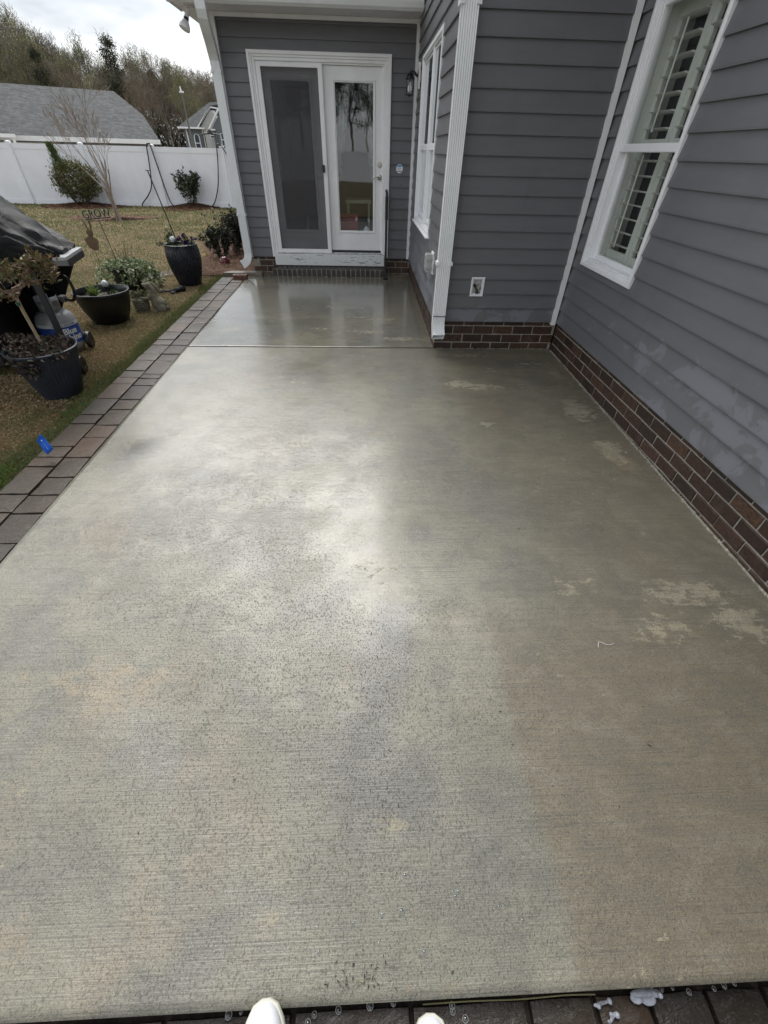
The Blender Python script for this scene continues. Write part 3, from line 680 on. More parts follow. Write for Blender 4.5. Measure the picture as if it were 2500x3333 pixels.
# ---- patio door (house > patio_door > pieces)
pd = bpy.data.objects.new('patio_door', None); COL.objects.link(pd); pd.parent = house
F = BW
mb = MB()      # casing, stepped moulding
for (o_, w_, n1) in ((0, .034, .066), (.034, .022, .056), (.056, .030, .046)):
    a, b, z1 = -1.424 + o_, 0.349 - o_, 2.50 - o_
    F.bev(mb, a, a + w_, .0, n1, .345, z1); F.bev(mb, b - w_, b, .0, n1, .345, z1); F.bev(mb, a + w_, b - w_, .0, n1 - .001, z1 - w_, z1)
mb.build('casing', MA['whitepaint'], pd)
mb = MB(); F.ring(mb, -1.338, 0.263, .385, 2.414, .020, -.10, .030, wb=.02, wt=.016); mb.build('jamb', MA['whitepaint'], pd)
def door_panel(u0, u1, n):
    mb = MB(); z0, z1 = .436, 2.395; g0, g1, gz0, gz1 = u0 + .112, u1 - .112, .665, 2.275
    F.box(mb, u0, g0, n - .045, n, z0, z1); F.box(mb, g1, u1, n - .045, n, z0, z1); F.box(mb, g0, g1, n - .0449, n, z0, gz0); F.box(mb, g0, g1, n - .0449, n, gz1, z1)
    mb.build('door_panel', MA['whitepaint'], pd)
    mb = MB(); F.ring(mb, g0 - .006, g1 + .006, gz0 - .006, gz1 + .006, .020, n - .01, n + .012, b=.006); F.ring(mb, g0 + .014, g1 - .014, gz0 + .014, gz1 - .014, .010, n - .012, n + .005, b=.003); mb.build('glazing_bead', MA['whitepaint'], pd)
    mb = MB(); F.box(mb, g0 + .020, g1 - .020, n - .012, n - .008, gz0 + .020, gz1 - .020); mb.build('pane', MA['glass'], pd)
door_panel(-0.505, 0.256, .0); door_panel(-1.316, -0.560, -.002)
mb = MB(); F.bev(mb, -0.560, -0.5055, -.06, .012, .436, 2.395); mb.build('mullion', MA['whitepaint'], pd)
mb = MB(); F.ring(mb, -1.330, -0.515, .402, 2.400, .056, .032, .062, wb=.048, wt=.038); mb.build('screen_frame', MA['whitepaint'], pd)
mb = MB(); F.box(mb, -1.276, -0.569, .046, .0465, .448, 2.364); mb.build('insect_screen', MA['screen'], pd)
mb = MB(); F.bev(mb, -0.583, -0.549, .060, .088, 1.365, 1.445, .006); mb.build('screen_latch', MA['black'], pd)
mb = MB(); F.bev(mb, -1.34, .265, -.05, .070, .389, .402); mb.build('threshold', MA['steel'], pd)
mb = MB(); F.bev(mb, -0.50, .25, -.03, .020, .403, .434); mb.build('door_sweep', MA['blackmetal'], pd)
def peeling():
    m = MT('peeling_white_board'); n = m.noise(7, 6, 0.7, mscale=(1.2, 1, 9), dist=.4); n2 = m.noise(1.6, 2)
    f = m.ramp(m.math('ADD', n, m.math('MULTIPLY', n2, .35)), [(.80, 0.0), (.815, 1.0)])
    m.set(Base_Color=m.mix(f, (0.70, 0.72, 0.72), (0.10, 0.10, 0.10)), Roughness=.5, Normal=m.bump(f, .4, .002)); return m.m
mb = MB(); F.bev(mb, -1.390, .294, -.02, .110, .238, .3865, .004); mb.build('sill_board', peeling(), pd)
mb = MB(); c = F.p(.213, .0, 1.46)
ax = Matrix.Rotation(R(90), 3, 'X')
mb.lathe([(0.0, 0.0), (.031, 0.0), (.031, .010), (.026, .016), (.013, .017), (.012, .026), (0, .027)], 24, c, ax=ax); mb.build('deadbolt', MA['nickel'], pd, smooth=True)
mb = MB(); c = F.p(.213, .0, 1.322); mb.lathe([(0, 0), (.033, 0), (.033, .008), (.024, .016), (.011, .018), (.011, .045), (0, .046)], 24, c, ax=ax)
mb.tube([F.p(.213, .045, 1.322), F.p(.19, .050, 1.327), F.p(.15, .052, 1.322), F.p(.115, .050, 1.314), F.p(.098, .044, 1.317)], [.009, .009, .008, .007, .005], 8); mb.build('lever_handle', MA['nickel'], pd, smooth=True)
# things in the dim room behind the glass
mb = MB()
for i in range(13):
    u = -.36 + i * .018; q = .03 * math.sin(i * 2.1)
for side in (-1, 1):
    cx = -.125; P = []
    rows = 14; cols = 16
    for r_ in range(rows + 1):
        t = r_ / rows; z = 2.25 - 1.25 * t; wid = .02 + .235 * (1 - abs(t) ** 1.3 * .0) * (0.15 + .85 * t if side else 1)
        for c_ in range(cols + 1):
            s_ = c_ / cols; u = cx + side * (.03 + (.02 + .23 * t) * (1 - s_) * 1 + .22 * s_ * 1)
            P.append(F.p(u, -.30 + .02 * math.sin(c_ * 2.6), z))
    fs = [(r_ * (cols + 1) + c_, (r_ + 1) * (cols + 1) + c_, (r_ + 1) * (cols + 1) + c_ + 1, r_ * (cols + 1) + c_ + 1) for r_ in range(rows) for c_ in range(cols)]
    mb.add(P, fs)
def lace():
    m = MT('lace_curtain'); tr = m.n('ShaderNodeBsdfTransparent'); n = m.noise(9, 4, .6, mscale=(1, 1, .5), dist=1.2); n2 = m.noise(3, 3)
    m.set(Base_Color=(0.6, 0.6, 0.58, 1), Roughness=.9); ms = m.n('ShaderNodeMixShader', {'Fac': m.ramp(n, [(.44, .2), (.55, .8)])})
    m.l(tr.outputs[0], ms.inputs[1]); m.l(m.b.outputs[0], ms.inputs[2]); m.l(ms.outputs[0], m.t.nodes['Material Output'].inputs['Surface']); return m.m
mb.build('lace_curtain', lace(), pd)
mb = MB(); F.box(mb, -.30, .10, -.95, -.55, .98, 1.02); F.box(mb, -.28, -.25, -.93, -.90, .4, .98); F.box(mb, .05, .08, -.93, -.90, .4, .98); F.box(mb, -.28, -.25, -.60, -.57, .4, .98); F.box(mb, .05, .08, -.60, -.57, .4, .98)
tag(mb.build('indoor_table', plain('pale_wood', (.3, .26, .2)))) ['label'] = 'small pale table standing inside behind the right hand door glass'; bpy.data.objects['indoor_table']['category'] = 'table'
tag(MB().hexa([F.p(*q) for q in ((-.40, -.45, .62), (-.12, -.45, .62), (-.12, -.22, .62), (-.40, -.22, .62), (-.42, -.46, .86), (-.10, -.46, .86), (-.10, -.20, .86), (-.42, -.20, .86))]).build('storage_bin', plain('red_plastic', (.25, .012, .015))), 'red plastic bin on the floor inside behind the right hand door glass', 'bin')
tag(MB().hexa([F.p(*q) for q in ((-.42, -.44, .40), (-.12, -.44, .40), (-.12, -.20, .40), (-.42, -.20, .40), (-.42, -.44, .618), (-.12, -.44, .618), (-.12, -.20, .618), (-.42, -.20, .618))]).build('storage_crate', plain('dark_crate', (.03, .03, .04))), 'dark crate under the red bin inside the patio door', 'crate')
mb = MB(); mb.lathe([(.05, .40), (.055, .42), (.03, .46), (.028, .62), (.05, .66), (.03, .70), (0, .72)], 16, F.p(.02, -.30, 0)); tag(mb.build('white_ornament', MA['whitepaint'], smooth=True), 'white pedestal ornament just inside the right hand door glass', 'ornament')
mb = MB(); mb.lathe([(.07, .40), (.085, .46), (.08, .56), (.045, .64), (.03, .70), (.02, .82), (0, .84)], 20, F.p(-.88, -.25, 0)); tag(mb.build('yellow_ornament', plain('ochre', (.45, .30, .08)), smooth=True), 'ochre bottle shaped ornament on the floor behind the screened door', 'ornament')

# ---- right wall window with plantation shutters
def window_unit(F, u0, u1, z0, z1, zm, name='window'):
    w = bpy.data.objects.new(name, None); COL.objects.link(w); w.parent = house
    return w
w = window_unit(RW, 0, 0, 0, 0, 0); F = RW
u0, u1, z0, z1 = 3.250, 4.130, .884, 2.425
mb = MB(); F.ring(mb, u0, u1, z0, z1, .030, -.02, .042, b=.004); F.ring(mb, u0 + .030, u1 - .030, z0 + .030, z1 - .03, .016, -.03, .030); F.ring(mb, u0 + .046, u1 - .046, z0 + .046, z1 - .046, .012, -.06, .018); mb.build('window_frame', MA['white'], w)
mb = MB(); F.ring(mb, u0 + .058, u1 - .058, 1.632, z1 - .056, .022, -.03, .010, wb=.046, wt=.03, b=.004); mb.build('sash', MA['white'], w)
mb = MB(); F.ring(mb, u0 + .058, u1 - .058, z0 + .058, 1.652, .034, -.065, -.034, wb=.036, wt=.02, b=.004); mb.build('sash', MA['white'], w)
mb = MB(); F.box(mb, u0 + .075, u1 - .075, -.016, -.012, 1.672, z1 - .08); mb.build('pane', MA['glass_green'], w)
mb = MB(); F.box(mb, u0 + .085, u1 - .085, -.052, -.048, z0 + .09, 1.640); mb.build('pane', MA['glass_green'], w)
# reveal and shutters behind the glass
mb = MB(); F.ring(mb, u0 + .02, u1 - .02, z0 + .01, z1 - .01, .03, -.24, -.066); mb.build('reveal', MA['shutter'], w)
nS = -.135
for (a, b) in ((3.300, 3.683), (3.689, 4.080)):
    mb = MB(); F.ring(mb, a, b, .915, 2.395, .052, nS - .014, nS + .014, wb=.105, wt=.10); F.bev(mb, a + .052, b - .052, nS - .013, nS + .013, 1.645, 1.705)
    F.bev(mb, (a + b) / 2 - .006, (a + b) / 2 + .006, nS + .046, nS + .056, 1.05, 1.62); F.bev(mb, (a + b) / 2 - .006, (a + b) / 2 + .006, nS + .046, nS + .056, 1.74, 2.27)
    mb.build('shutter_frame', MA['shutter'], w)
    lm = MB(); 
    for q in range(12): pass
    pr_ = [(math.cos(t) * .043, math.sin(t) * .0055) for t in [2 * math.pi * i / 10 for i in range(10)]]
    tl = R(8)
    P = [F.p(a + .054, nS + c_ * math.cos(tl) - s_ * math.sin(tl), c_ * math.sin(tl) + s_ * math.cos(tl)) for c_, s_ in pr_]
    lm.prism(P, F.U * (b - a - .108)); first = None
    for zc in [1.06 + .088 * i for i in range(7)] + [1.755 + .088 * i for i in range(7)]:
        if first is None: first = lm.build('louver', MA['shutter'], w, smooth=True); first.location = (0, 0, zc)
        else:
            q = bpy.data.objects.new('louver', first.data); COL.objects.link(q); q.parent = w; q.location = (0, 0, zc + random.uniform(-.002, .002))
mb = MB(); mb.box(2.20, 2.22, 3.0, 4.34, .4, 2.7); mb.box(2.06, 2.20, 3.19, 3.20, .4, 2.7); mb.box(2.06, 2.20, 4.16, 4.17, .4, 2.7); mb.build('dark_backing', plain('dark_interior', (0.03, 0.032, 0.03), .9), w)  # near-black panels added to stand for the unlit room behind the shutters

# ---- twin window on the short side wall
w = window_unit(IW, 0, 0, 0, 0, 0); F = IW
u0, u1, z0, z1, zm = 5.235, 6.838, .918, 2.418, 1.64
mb = MB(); F.ring(mb, u0, u1, z0, z1, .034, -.02, .034, b=.004); F.ring(mb, u0 + .034, u1 - .034, z0 + .034, z1 - .034, .012, -.04, .022); um = (u0 + u1) / 2 - .14; um = 5.93
F.bev(mb, um - .024, um + .024, -.05, .020, z0 + .04, z1 - .04); mb.build('window_frame', MA['white'], w)
for (a, b) in ((u0 + .046, um - .024), (um + .024, u1 - .046)):
    mb = MB(); F.ring(mb, a, b, zm - .02, z1 - .055, .018, -.02, .006, wb=.055, b=.003); mb.build('sash', MA['white'], w)
    mb = MB(); F.ring(mb, a, b, z0 + .055, zm, .022, -.045, -.012, wb=.045, wt=.02, b=.003); mb.build('sash', MA['white'], w)
    mb = MB(); F.box(mb, a + .014, b - .014, -.008, -.004, zm + .02, z1 - .07); mb.build('pane', MA['glass'], w)
    mb = MB(); F.box(mb, a + .018, b - .018, -.030, -.026, z0 + .09, zm - .01); mb.build('pane', MA['glass'], w)
    mb = MB(); P = []; nn = 60
    for i in range(nn + 1):
        u = a + (b - a) * i / nn; d = -.085 + .016 * math.sin(i * 1.05) + .006 * math.sin(i * 2.7)
        P += [F.p(u, d, z0 + .05), F.p(u, d, zm + .0)]
    mb.add(P, [(2 * i, 2 * i + 2, 2 * i + 3, 2 * i + 1) for i in range(nn)]); mb.build('curtain', MA['curtain'], w, smooth=True)
mb = MB(); F.box(mb, 5.0, 7.1, -.42, -.40, .4, 2.7); mb.build('dark_backing', plain('dark_room_backing', (0.02, 0.022, 0.022), .9), w)  # near-black sheet added in place of the room's darkness, no curtain here
mb = MB(); F.box(mb, u0 - .02, u1 + .02, .0, .058, z0 - .012, z0 + .001); mb.build('sill', MA['white'], w)
# ================================================================== THINGS FIXED TO THE HOUSE
# wall lantern by the corner, on the short side wall
t = thing('wall_lantern', 'black coach lantern with clear glass beside the patio door', 'lantern')
cx, cy, zt = 0.560, 7.17, 2.345
mb = MB(); mb.tube([(0.668, cy, 2.30), (0.655, cy, 2.30)], .055, 20); mb.tube([(0.656, cy, 2.30), (0.635, cy, 2.30), (0.61, cy, 2.325), (0.585, cy, 2.335), (cx, cy, 2.30)], [.02, .014, .011, .011, .011], 10); mb.build('bracket', MA['blackmetal'], t, smooth=True)
mb = MB(); mb.lathe([(.052, 0), (.055, .006), (.047, .022), (.030, .045), (.012, .056), (.006, .062), (.009, .070), (.003, .088), (0, .092)], 16, (cx, cy, 2.262)); mb.build('roof_cap', MA['blackmetal'], t, smooth=True)
mb = MB()
for k in range(6):
    a = k * math.pi / 3 + .3; mb.tube([(cx + .047 * math.cos(a), cy + .047 * math.sin(a), 2.265), (cx + .044 * math.cos(a), cy + .044 * math.sin(a), 2.135)], .0035, 6)
mb.lathe([(.050, 0), (.050, .008), (0, .009)], 6, (cx, cy, 2.128)); mb.lathe([(0, 0), (.01, .004), (.013, .014), (0, .02)], 8, (cx, cy, 2.112)); mb.build('cage', MA['blackmetal'], t)
mb = MB(); mb.lathe([(.041, 0), (.043, .125)], 6, (cx, cy, 2.138)); o = mb.build('lantern_glass', MA['glass_clear'], t)
mb = MB(); mb.lathe([(0, 0), (.018, .006), (.027, .026), (.023, .05), (.013, .072), (.012, .09), (0, .091)], 16, (cx, cy, 2.150)); mb.build('bulb', plain('frosted_bulb', (.85, .85, .83), .3), t, smooth=True)
mb = MB(); mb.box(.655, .6755, 7.095, 7.245, 2.18, 2.40); tag(mb.build('mounting_block', MA['whitepaint']), 'white mounting block behind the black lantern', 'mounting block')
# flood light under the left end of the eave
t = thing('flood_light', 'white flood light hanging under the left end of the eave', 'flood light')
mb = MB(); mb.lathe([(.055, 0), (.055, -.012), (0, -.013)], 20, (-1.96, 7.32, 2.789)); mb.tube([(-1.96, 7.32, 2.78), (-1.972, 7.31, 2.755)], .012, 8); mb.build('base', MA['whitepaint'], t, smooth=True)
mb = MB(); mb.tube([(-1.972, 7.31, 2.77), (-2.005, 7.29, 2.70)], [.022, .024], 14); mb.build('socket', MA['whitepaint'], t, smooth=True)
mb = MB(); mb.tube([(-2.004, 7.29, 2.702), (-2.012, 7.285, 2.682)], [.0265, .028], 14); mb.build('gasket', MA['black'], t, smooth=True)
dv = Vector((-.32, -.25, -.72)).normalized(); q = Vector((-2.011, 7.286, 2.684))
mb = MB(); mb.tube([q, q + dv * .015, q + dv * .045, q + dv * .075, q + dv * .085, q + dv * .090], [.022, .034, .052, .060, .056, .03], 20); mb.build('bulb', plain('reflector_glass', (.72, .73, .74), .15), t, smooth=True)
# recessed hose tap in its white box
t = thing('hose_tap', 'recessed white box with a brass hose tap in the grey siding', 'hose tap')
F = MW
mb = MB(); F.ring(mb, 1.000, 1.126, .566, .730, .017, .0, .034, b=.004); F.ring(mb, 1.017, 1.109, .583, .713, .006, -.04, .026); mb.build('box_frame', MA['white'], t)
mb = MB(); F.box(mb, 1.01, 1.12, -.050, -.04, .575, .72); mb.build('box_back', MA['white'], t)
mb = MB(); mb.tube([F.p(1.040, -.04, .655), F.p(1.050, -.015, .648), F.p(1.062, .002, .635), F.p(1.068, .01, .615), F.p(1.070, .012, .590)], [.011, .012, .014, .0125, .012], 12)
mb.tube([F.p(1.070, .012, .604), F.p(1.070, .012, .588)], .0155, 12); mb.build('valve_body', plain('aged_brass', (.07, .055, .04), .4, metal=.6), t, smooth=True)
mb = MB(); c0 = Vector(F.p(1.078, .030, .652)); nv = Vector((.35, -.8, .45)).normalized(); e1 = nv.cross(Vector((0, 0, 1))).normalized(); e2 = nv.cross(e1)
rp = [c0 + (e1 * math.cos(a) + e2 * math.sin(a)) * (.023 + .003 * math.cos(6 * a)) for a in [2 * math.pi * i / 36 for i in range(37)]]
mb.tube(rp, .0042, 6, cap=False)
for k in range(6): a = k * math.pi / 3; mb.tube([c0, c0 + (e1 * math.cos(a) + e2 * math.sin(a)) * .023], .0034, 6)
mb.tube([c0 - nv * .025, c0 + nv * .004], .006, 8); mb.build('hand_wheel', MA['nickel'], t, smooth=True)
# weatherproof outlet cover on the side wall
t = thing('outlet_cover', 'clear bubble outlet cover on the side wall below the twin window', 'outlet cover')
F = IW
mb = MB(); F.bev(mb, 4.66, 4.80, .018, .038, .68, .865, .004); mb.build('cover_plate', MA['white'], t)
mb = MB(); F.bev(mb, 4.675, 4.785, .038, .105, .70, .85, .012); F.bev(mb, 4.66, 4.675, .04, .11, .73, .75, .003); F.bev(mb, 4.66, 4.675, .04, .11, .80, .82, .003); mb.build('bubble_cover', plain('clear_grey_plastic', (.42, .43, .42), .15), t)
# security sign, a small printed octagon
t = thing('alarm_sign', 'small octagonal white and blue alarm sign on the grey siding right of the patio door', 'sign')
F = BW
def octo(u, z, rx, rz, n0, n1, name, mat, clip=None):
    P = []
    for k in range(8):
        a = math.pi / 8 + k * math.pi / 4; zz = z + rz * math.sin(a)
        if clip: zz = max(clip, zz)
        P.append(F.p(u + rx * math.cos(a), n0, zz))
    return MB().prism(P, F.N * (n1 - n0)).build(name, mat, t)
octo(.490, 1.424, .050, .052, .026, .031, 'sign_plate', plain('sign_white', (.72, .76, .80), .4))
octo(.490, 1.424, .044, .046, .031, .0318, 'blue_band', plain('sign_blue', (.10, .32, .60), .4), clip=1.444)
mb = MB()
for (a, b, z) in ((.462, .474, 1.425), (.478, .500, 1.43), (.503, .517, 1.422), (.468, .488, 1.413)): F.box(mb, a, b, .031, .0316, z, z + .0035)
for k in range(6): F.box(mb, .458 + k * .0115, .466 + k * .0115, .031, .0317, 1.388 + (k % 2) * .004, 1.398 + (k % 3) * .003)
mb.build('sign_print', plain('sign_ink', (.03, .04, .05), .5), t)
tag(MB().hexa([BW.p(*q) for q in ((.498, .024, 1.240), (.518, .024, 1.240), (.518, .030, 1.240), (.498, .030, 1.240), (.512, .024, 1.246), (.516, .024, 1.252), (.516, .030, 1.252), (.512, .030, 1.246))]).build('siding_chip', MA['black']), 'tiny dark chip in the siding below the alarm sign', 'chip')
# black grab rail at the right side of the step
t = thing('handrail', 'black metal grab rail standing right of the patio door step', 'handrail')
mb = MB(); mb.box(.292, .322, 7.19, 7.22, .10, 1.16); mb.build('post', MA['blackmetal'], t)
mb = MB(); mb.box(.275, .345, 7.13, 7.24, .105, .113); mb.box(.300, .316, 7.11, 7.13, .104, .125); mb.build('foot', MA['blackmetal'], t)
mb = MB(); mb.box(.286, .328, 7.15, 7.20, .87, 1.13); mb.tube([(.307, 7.18, 1.12), (.307, 7.20, 1.165), (.307, 7.26, 1.185), (.307, 7.38, 1.185), (.307, 7.42, 1.175)], .017, 10); mb.build('grip', MA['black'], t, smooth=True)
mb = MB(); mb.box(.299, .315, 7.40, 7.43, .244, 1.17); mb.build('rear_post', MA['blackmetal'], t)

# ================================================================== FENCE
def fence(name, x0, n, y, zb, zt, label, pitch=2.44, face=-1):
    f = thing(name, label, 'fence')
    for i in range(n + 1):
        x = x0 + i * pitch
        if -1.0 < x < 2: pass
        mb = MB(); mb.box(x - .064, x + .064, y - .064, y + .064, zb - .1, zt + .02)
        p = mb.build('post', MA['fence'], f)
        mb = MB(); mb.hexa([(x - .075, y - .075, zt + .0205), (x + .075, y - .075, zt + .0205), (x + .075, y + .075, zt + .0205), (x - .075, y + .075, zt + .0205), (x - .072, y - .072, zt + .038), (x + .072, y - .072, zt + .038), (x + .072, y + .072, zt + .038), (x - .072, y + .072, zt + .038)])
        mb.add([(x - .07, y - .07, zt + .0385), (x + .07, y - .07, zt + .0385), (x + .07, y + .07, zt + .0385), (x - .07, y + .07, zt + .0385), (x, y, zt + .062)], [(0, 1, 4), (1, 2, 4), (2, 3, 4), (3, 0, 4)]); mb.build('post_cap', MA['fence'], p)
        if i == n: break
        a, b = x + .064, x + pitch - .064
        mb = MB(); mb.box(a, b, y - .022, y + .022, zt - .165, zt - .01); mb.build('top_rail', MA['fence'], f)
        mb = MB(); mb.box(a, b, y - .022, y + .022, zb + .03, zb + .175); mb.build('bottom_rail', MA['fence'], f)
        mb = MB(); k = 8; w = (b - a) / k
        for q in range(k): mb.box(a + w * q + .0012, a + w * (q + 1) - .0012, y - .011, y + .011, zb + .175, zt - .165)
        mb.box(a, b, y - .006, y + .006, zb + .174, zt - .164)
        mb.build('panel', MA['fence'], f)
    return f
fence('vinyl_fence', -5.19 - 2.50 * 9, 12, 20.2, -.2, 1.585, 'long white vinyl privacy fence behind the lawn', 2.50)
fence('vinyl_fence', -26, 14, -26, -.45, 1.55, 'white vinyl fence on the far side of the yard, mirrored in the patio door')

# ================================================================== LAWN GRASS (nobody could count it)
def mulchmask(x, y):
    m = (((x + 6.62) / .75) ** 2 + ((y - 19.6) / 1.3) ** 2 < 1) | (((x + 10.4) / 1.5) ** 2 + ((y - 19.3) / 1.0) ** 2 < 1) | (((x + 7.7) / 1.15) ** 2 + ((y - 15.55) / .75) ** 2 < 1)
    bed = (x > -3.05 - .25 * np.sin(y * 1.3)) & (y > 7.55) & (y < 11.4) & (x < -1.5)
    bed |= (x > -2.75) & (y > 7.45) & (y < 8.2)
    return m | bed
def grass(name, n, y0, y1, xl, ln, wd, seed, green_edge=False, xr=-2.23, up=0.45):
    g = np.random.default_rng(seed); y = g.uniform(y0, y1, n); x = g.uniform(0, 1, n); left = -xl[0] - xl[1] * y
    x = left + (xr - left) * x
    if green_edge: x = np.where(g.random(len(x)) < .2, np.maximum(x, left) + .03 * vnoise(y, y, 6, 31), np.maximum(x, left))
    x = np.where(y > 7.4, np.minimum(x + np.clip(y - 7.4, 0, .6), -1.9), x)
    keep = ~mulchmask(x, y)
    x, y = x[keep], y[keep]; n = len(x)
    z = gz(x, y) + .001
    cl = vnoise(x, y, 1.4, 11) * .6 + vnoise(x, y, 5, 12) * .4
    edge = np.exp(-((-2.23 - x) / .09)) * (y < 7.6)
    edge2 = np.exp(-((-2.23 - x) / .3)) * (y < 7.6) * .22
    far = np.clip((y - 8) / 8, 0, 1)
    pg = np.clip(.12 + .42 * edge + edge2 + (cl - .45) * 1.0 + .20 * far + 0.7 * np.exp(-((20.1 - y) / .25)), 0.02, 1)
    isg = g.random(n) < pg
    L_ = g.uniform(.6, 1.35, n) * ln * (1 + .35 * isg * (edge > .2)); az = g.uniform(0, 2 * np.pi, n); el = np.where(isg, g.uniform(.35, 1.2, n), g.uniform(.02, up * 1.8, n))
    dx, dy, dz = np.cos(az) * np.cos(el) * L_, np.sin(az) * np.cos(el) * L_, np.sin(el) * L_
    px, py = -np.sin(az) * wd * .5, np.cos(az) * wd * .5
    V = np.stack([np.stack([x - px, y - py, z], 1), np.stack([x + px, y + py, z], 1), np.stack([x + dx * .55 + px * .8, y + dy * .55 + py * .8, z + dz * .65 + .002], 1), np.stack([x + dx, y + dy, z + dz * .85], 1)], 1).reshape(-1, 3)
    F_ = (np.arange(n)[:, None] * 4 + np.array([0, 1, 2, 3])[None, :])
    tan = np.stack([g.uniform(.27, .48, n), g.uniform(.165, .30, n), g.uniform(.075, .155, n)], 1); tan[:, 1] = tan[:, 0] * g.uniform(.76, .84, n); tan[:, 2] = tan[:, 0] * g.uniform(.40, .52, n)
    brown = tan * np.array([.66, .58, .50])
    tan = np.where((g.random(n) < np.clip(.55 - cl * .6 + .35 * (y < 6), .1, .7))[:, None], brown, tan)
    gr = np.stack([g.uniform(.09, .18, n), g.uniform(.11, .19, n), g.uniform(.04, .075, n)], 1)
    c = np.where(isg[:, None], gr, tan); c = np.repeat(c, 4, 0)
    return tag(np_mesh(name, V, F_, MA['grass'], colors=c), kind='stuff')
grass('lawn_grass', 190000, 1.0, 8.0, (1.0, .72), .032, .0032, 1)
grass('lawn_grass', 16000, .8, 7.45, (2.36, 0), .036, .004, 5, True, xr=-2.2)
grass('lawn_grass', 60000, -3.0, 4.5, (6.0, 0), .036, .006, 6, xr=-2.9)
grass('lawn_grass', 80000, 8.0, 13.0, (1.0, .72), .045, .009, 2)
grass('lawn_grass', 80000, 13.0, 20.15, (1.0, .72), .07, .016, 3, xr=-1.9)
# taller green tuft by the pavers
def tuft(cx, cy, n, r, h, seed):
    g = np.random.default_rng(seed); a = g.uniform(0, 6.28, n); q = r * np.sqrt(g.random(n)); x = cx + q * np.cos(a); y = cy + q * np.sin(a) * 1.8; z = gz(x, y)
    az = g.uniform(0, 6.28, n); L_ = g.uniform(.5, 1, n) * h; el = g.uniform(.5, 1.35, n)
    dx, dy, dz = np.cos(az) * np.cos(el) * L_, np.sin(az) * np.cos(el) * L_, np.sin(el) * L_; px, py = -np.sin(az) * .002, np.cos(az) * .002
    V = np.stack([np.stack([x - px, y - py, z], 1), np.stack([x + px, y + py, z], 1), np.stack([x + dx * .5 + px, y + dy * .5 + py, z + dz * .7], 1), np.stack([x + dx, y + dy, z + dz * .8], 1)], 1).reshape(-1, 3)
    c = np.stack([g.uniform(.08, .15, n), g.uniform(.12, .20, n), g.uniform(.03, .06, n)], 1)
    return V, np.repeat(c, 4, 0)
Vs = [tuft(-2.33, 2.13, 1500, .10, .085, 1), tuft(-2.42, 1.9, 1500, .14, .08, 2), tuft(-2.3, 3.05, 500, .07, .06, 3), tuft(-2.12, 7.25, 1800, .17, .06, 4), tuft(-2.28, 6.7, 900, .10, .05, 5), tuft(-2.3, 4.4, 500, .06, .05, 6)]
V = np.concatenate([v for v, c in Vs]); c = np.concatenate([c for v, c in Vs])
tag(np_mesh('green_tufts', V, np.arange(len(V)).reshape(-1, 4), MA['grass'], colors=c), kind='stuff')

# pine straw in the bed and round the shrubs
def straw(name, n, fn, zfn, seed, ln=.12, wd=.0022, red=1.0):
    g = np.random.default_rng(seed); x, y = fn(g, n); z = zfn(x, y) + g.uniform(0, .035, len(x)); n = len(x)
    az = g.uniform(0, 6.28, n); el = g.normal(0, .22, n); L_ = g.uniform(.5, 1.2, n) * ln
    dx, dy, dz = np.cos(az) * L_ / 2, np.sin(az) * L_ / 2, np.sin(el) * L_ / 2; px, py = -np.sin(az) * wd, np.cos(az) * wd
    V = np.stack([np.stack([x - dx, y - dy, z - dz], 1), np.stack([x + px, y + py, z + .008], 1), np.stack([x + dx, y + dy, z + dz], 1), np.stack([x - px, y - py, z + .006], 1)], 1).reshape(-1, 3)
    b = g.uniform(.5, 1.25, n)[:, None]; c = np.where(g.random(n)[:, None] < .3, np.array([.26, .165, .10]), np.array([.17, .078, .045])) * b
    return tag(np_mesh(name, V, np.arange(len(V)).reshape(-1, 4), MA['straw'], colors=np.repeat(c, 4, 0)), kind='stuff')
def bedpts(g, n):
    y = g.uniform(7.35, 11.5, n); x = -3.1 - .25 * np.sin(y * 1.3) + g.normal(0, .12, n) + g.random(n) * 1.6; k = (x < -1.45) & ((y > 7.5) | (x > -2.7) | (x < -2.4)) & ~((x > -1.8) & (y > 7.5)) & ~((x > -2.1) & (y < 7.75) & (x < 0) & (y < 7.40))
    return x[k], y[k]
straw('pine_straw', 16000, bedpts, lambda x, y: gz(x, y) + .015 + .03 * vnoise(x, y, 2, 5), 21, .16, .0028)
def ringpts(cx, cy, rx, ry):
    def f(g, n):
        a = g.uniform(0, 6.28, n); r = np.sqrt(g.random(n)) * (1 + .15 * np.sin(a * 3)); return cx + rx * r * np.cos(a), np.minimum(cy + ry * r * np.sin(a), 20.1)
    return f
hump = lambda cx, cy, h, r: (lambda x, y: gz(x, y) + h * np.exp(-(((x - cx) ** 2 + (y - cy) ** 2) / r ** 2)))
straw('pine_straw', 6000, ringpts(-6.62, 19.6, .9, 1.3), hump(-6.62, 20, .12, .6), 22, .2, .007)
straw('pine_straw', 5000, ringpts(-10.4, 19.3, 1.5, 1.0), hump(-10.6, 19.8, .1, .8), 23, .2, .007)
straw('pine_straw', 6000, ringpts(-7.7, 15.55, 1.3, .85), hump(-7.05, 14.9, .08, .5), 24, .2, .006)
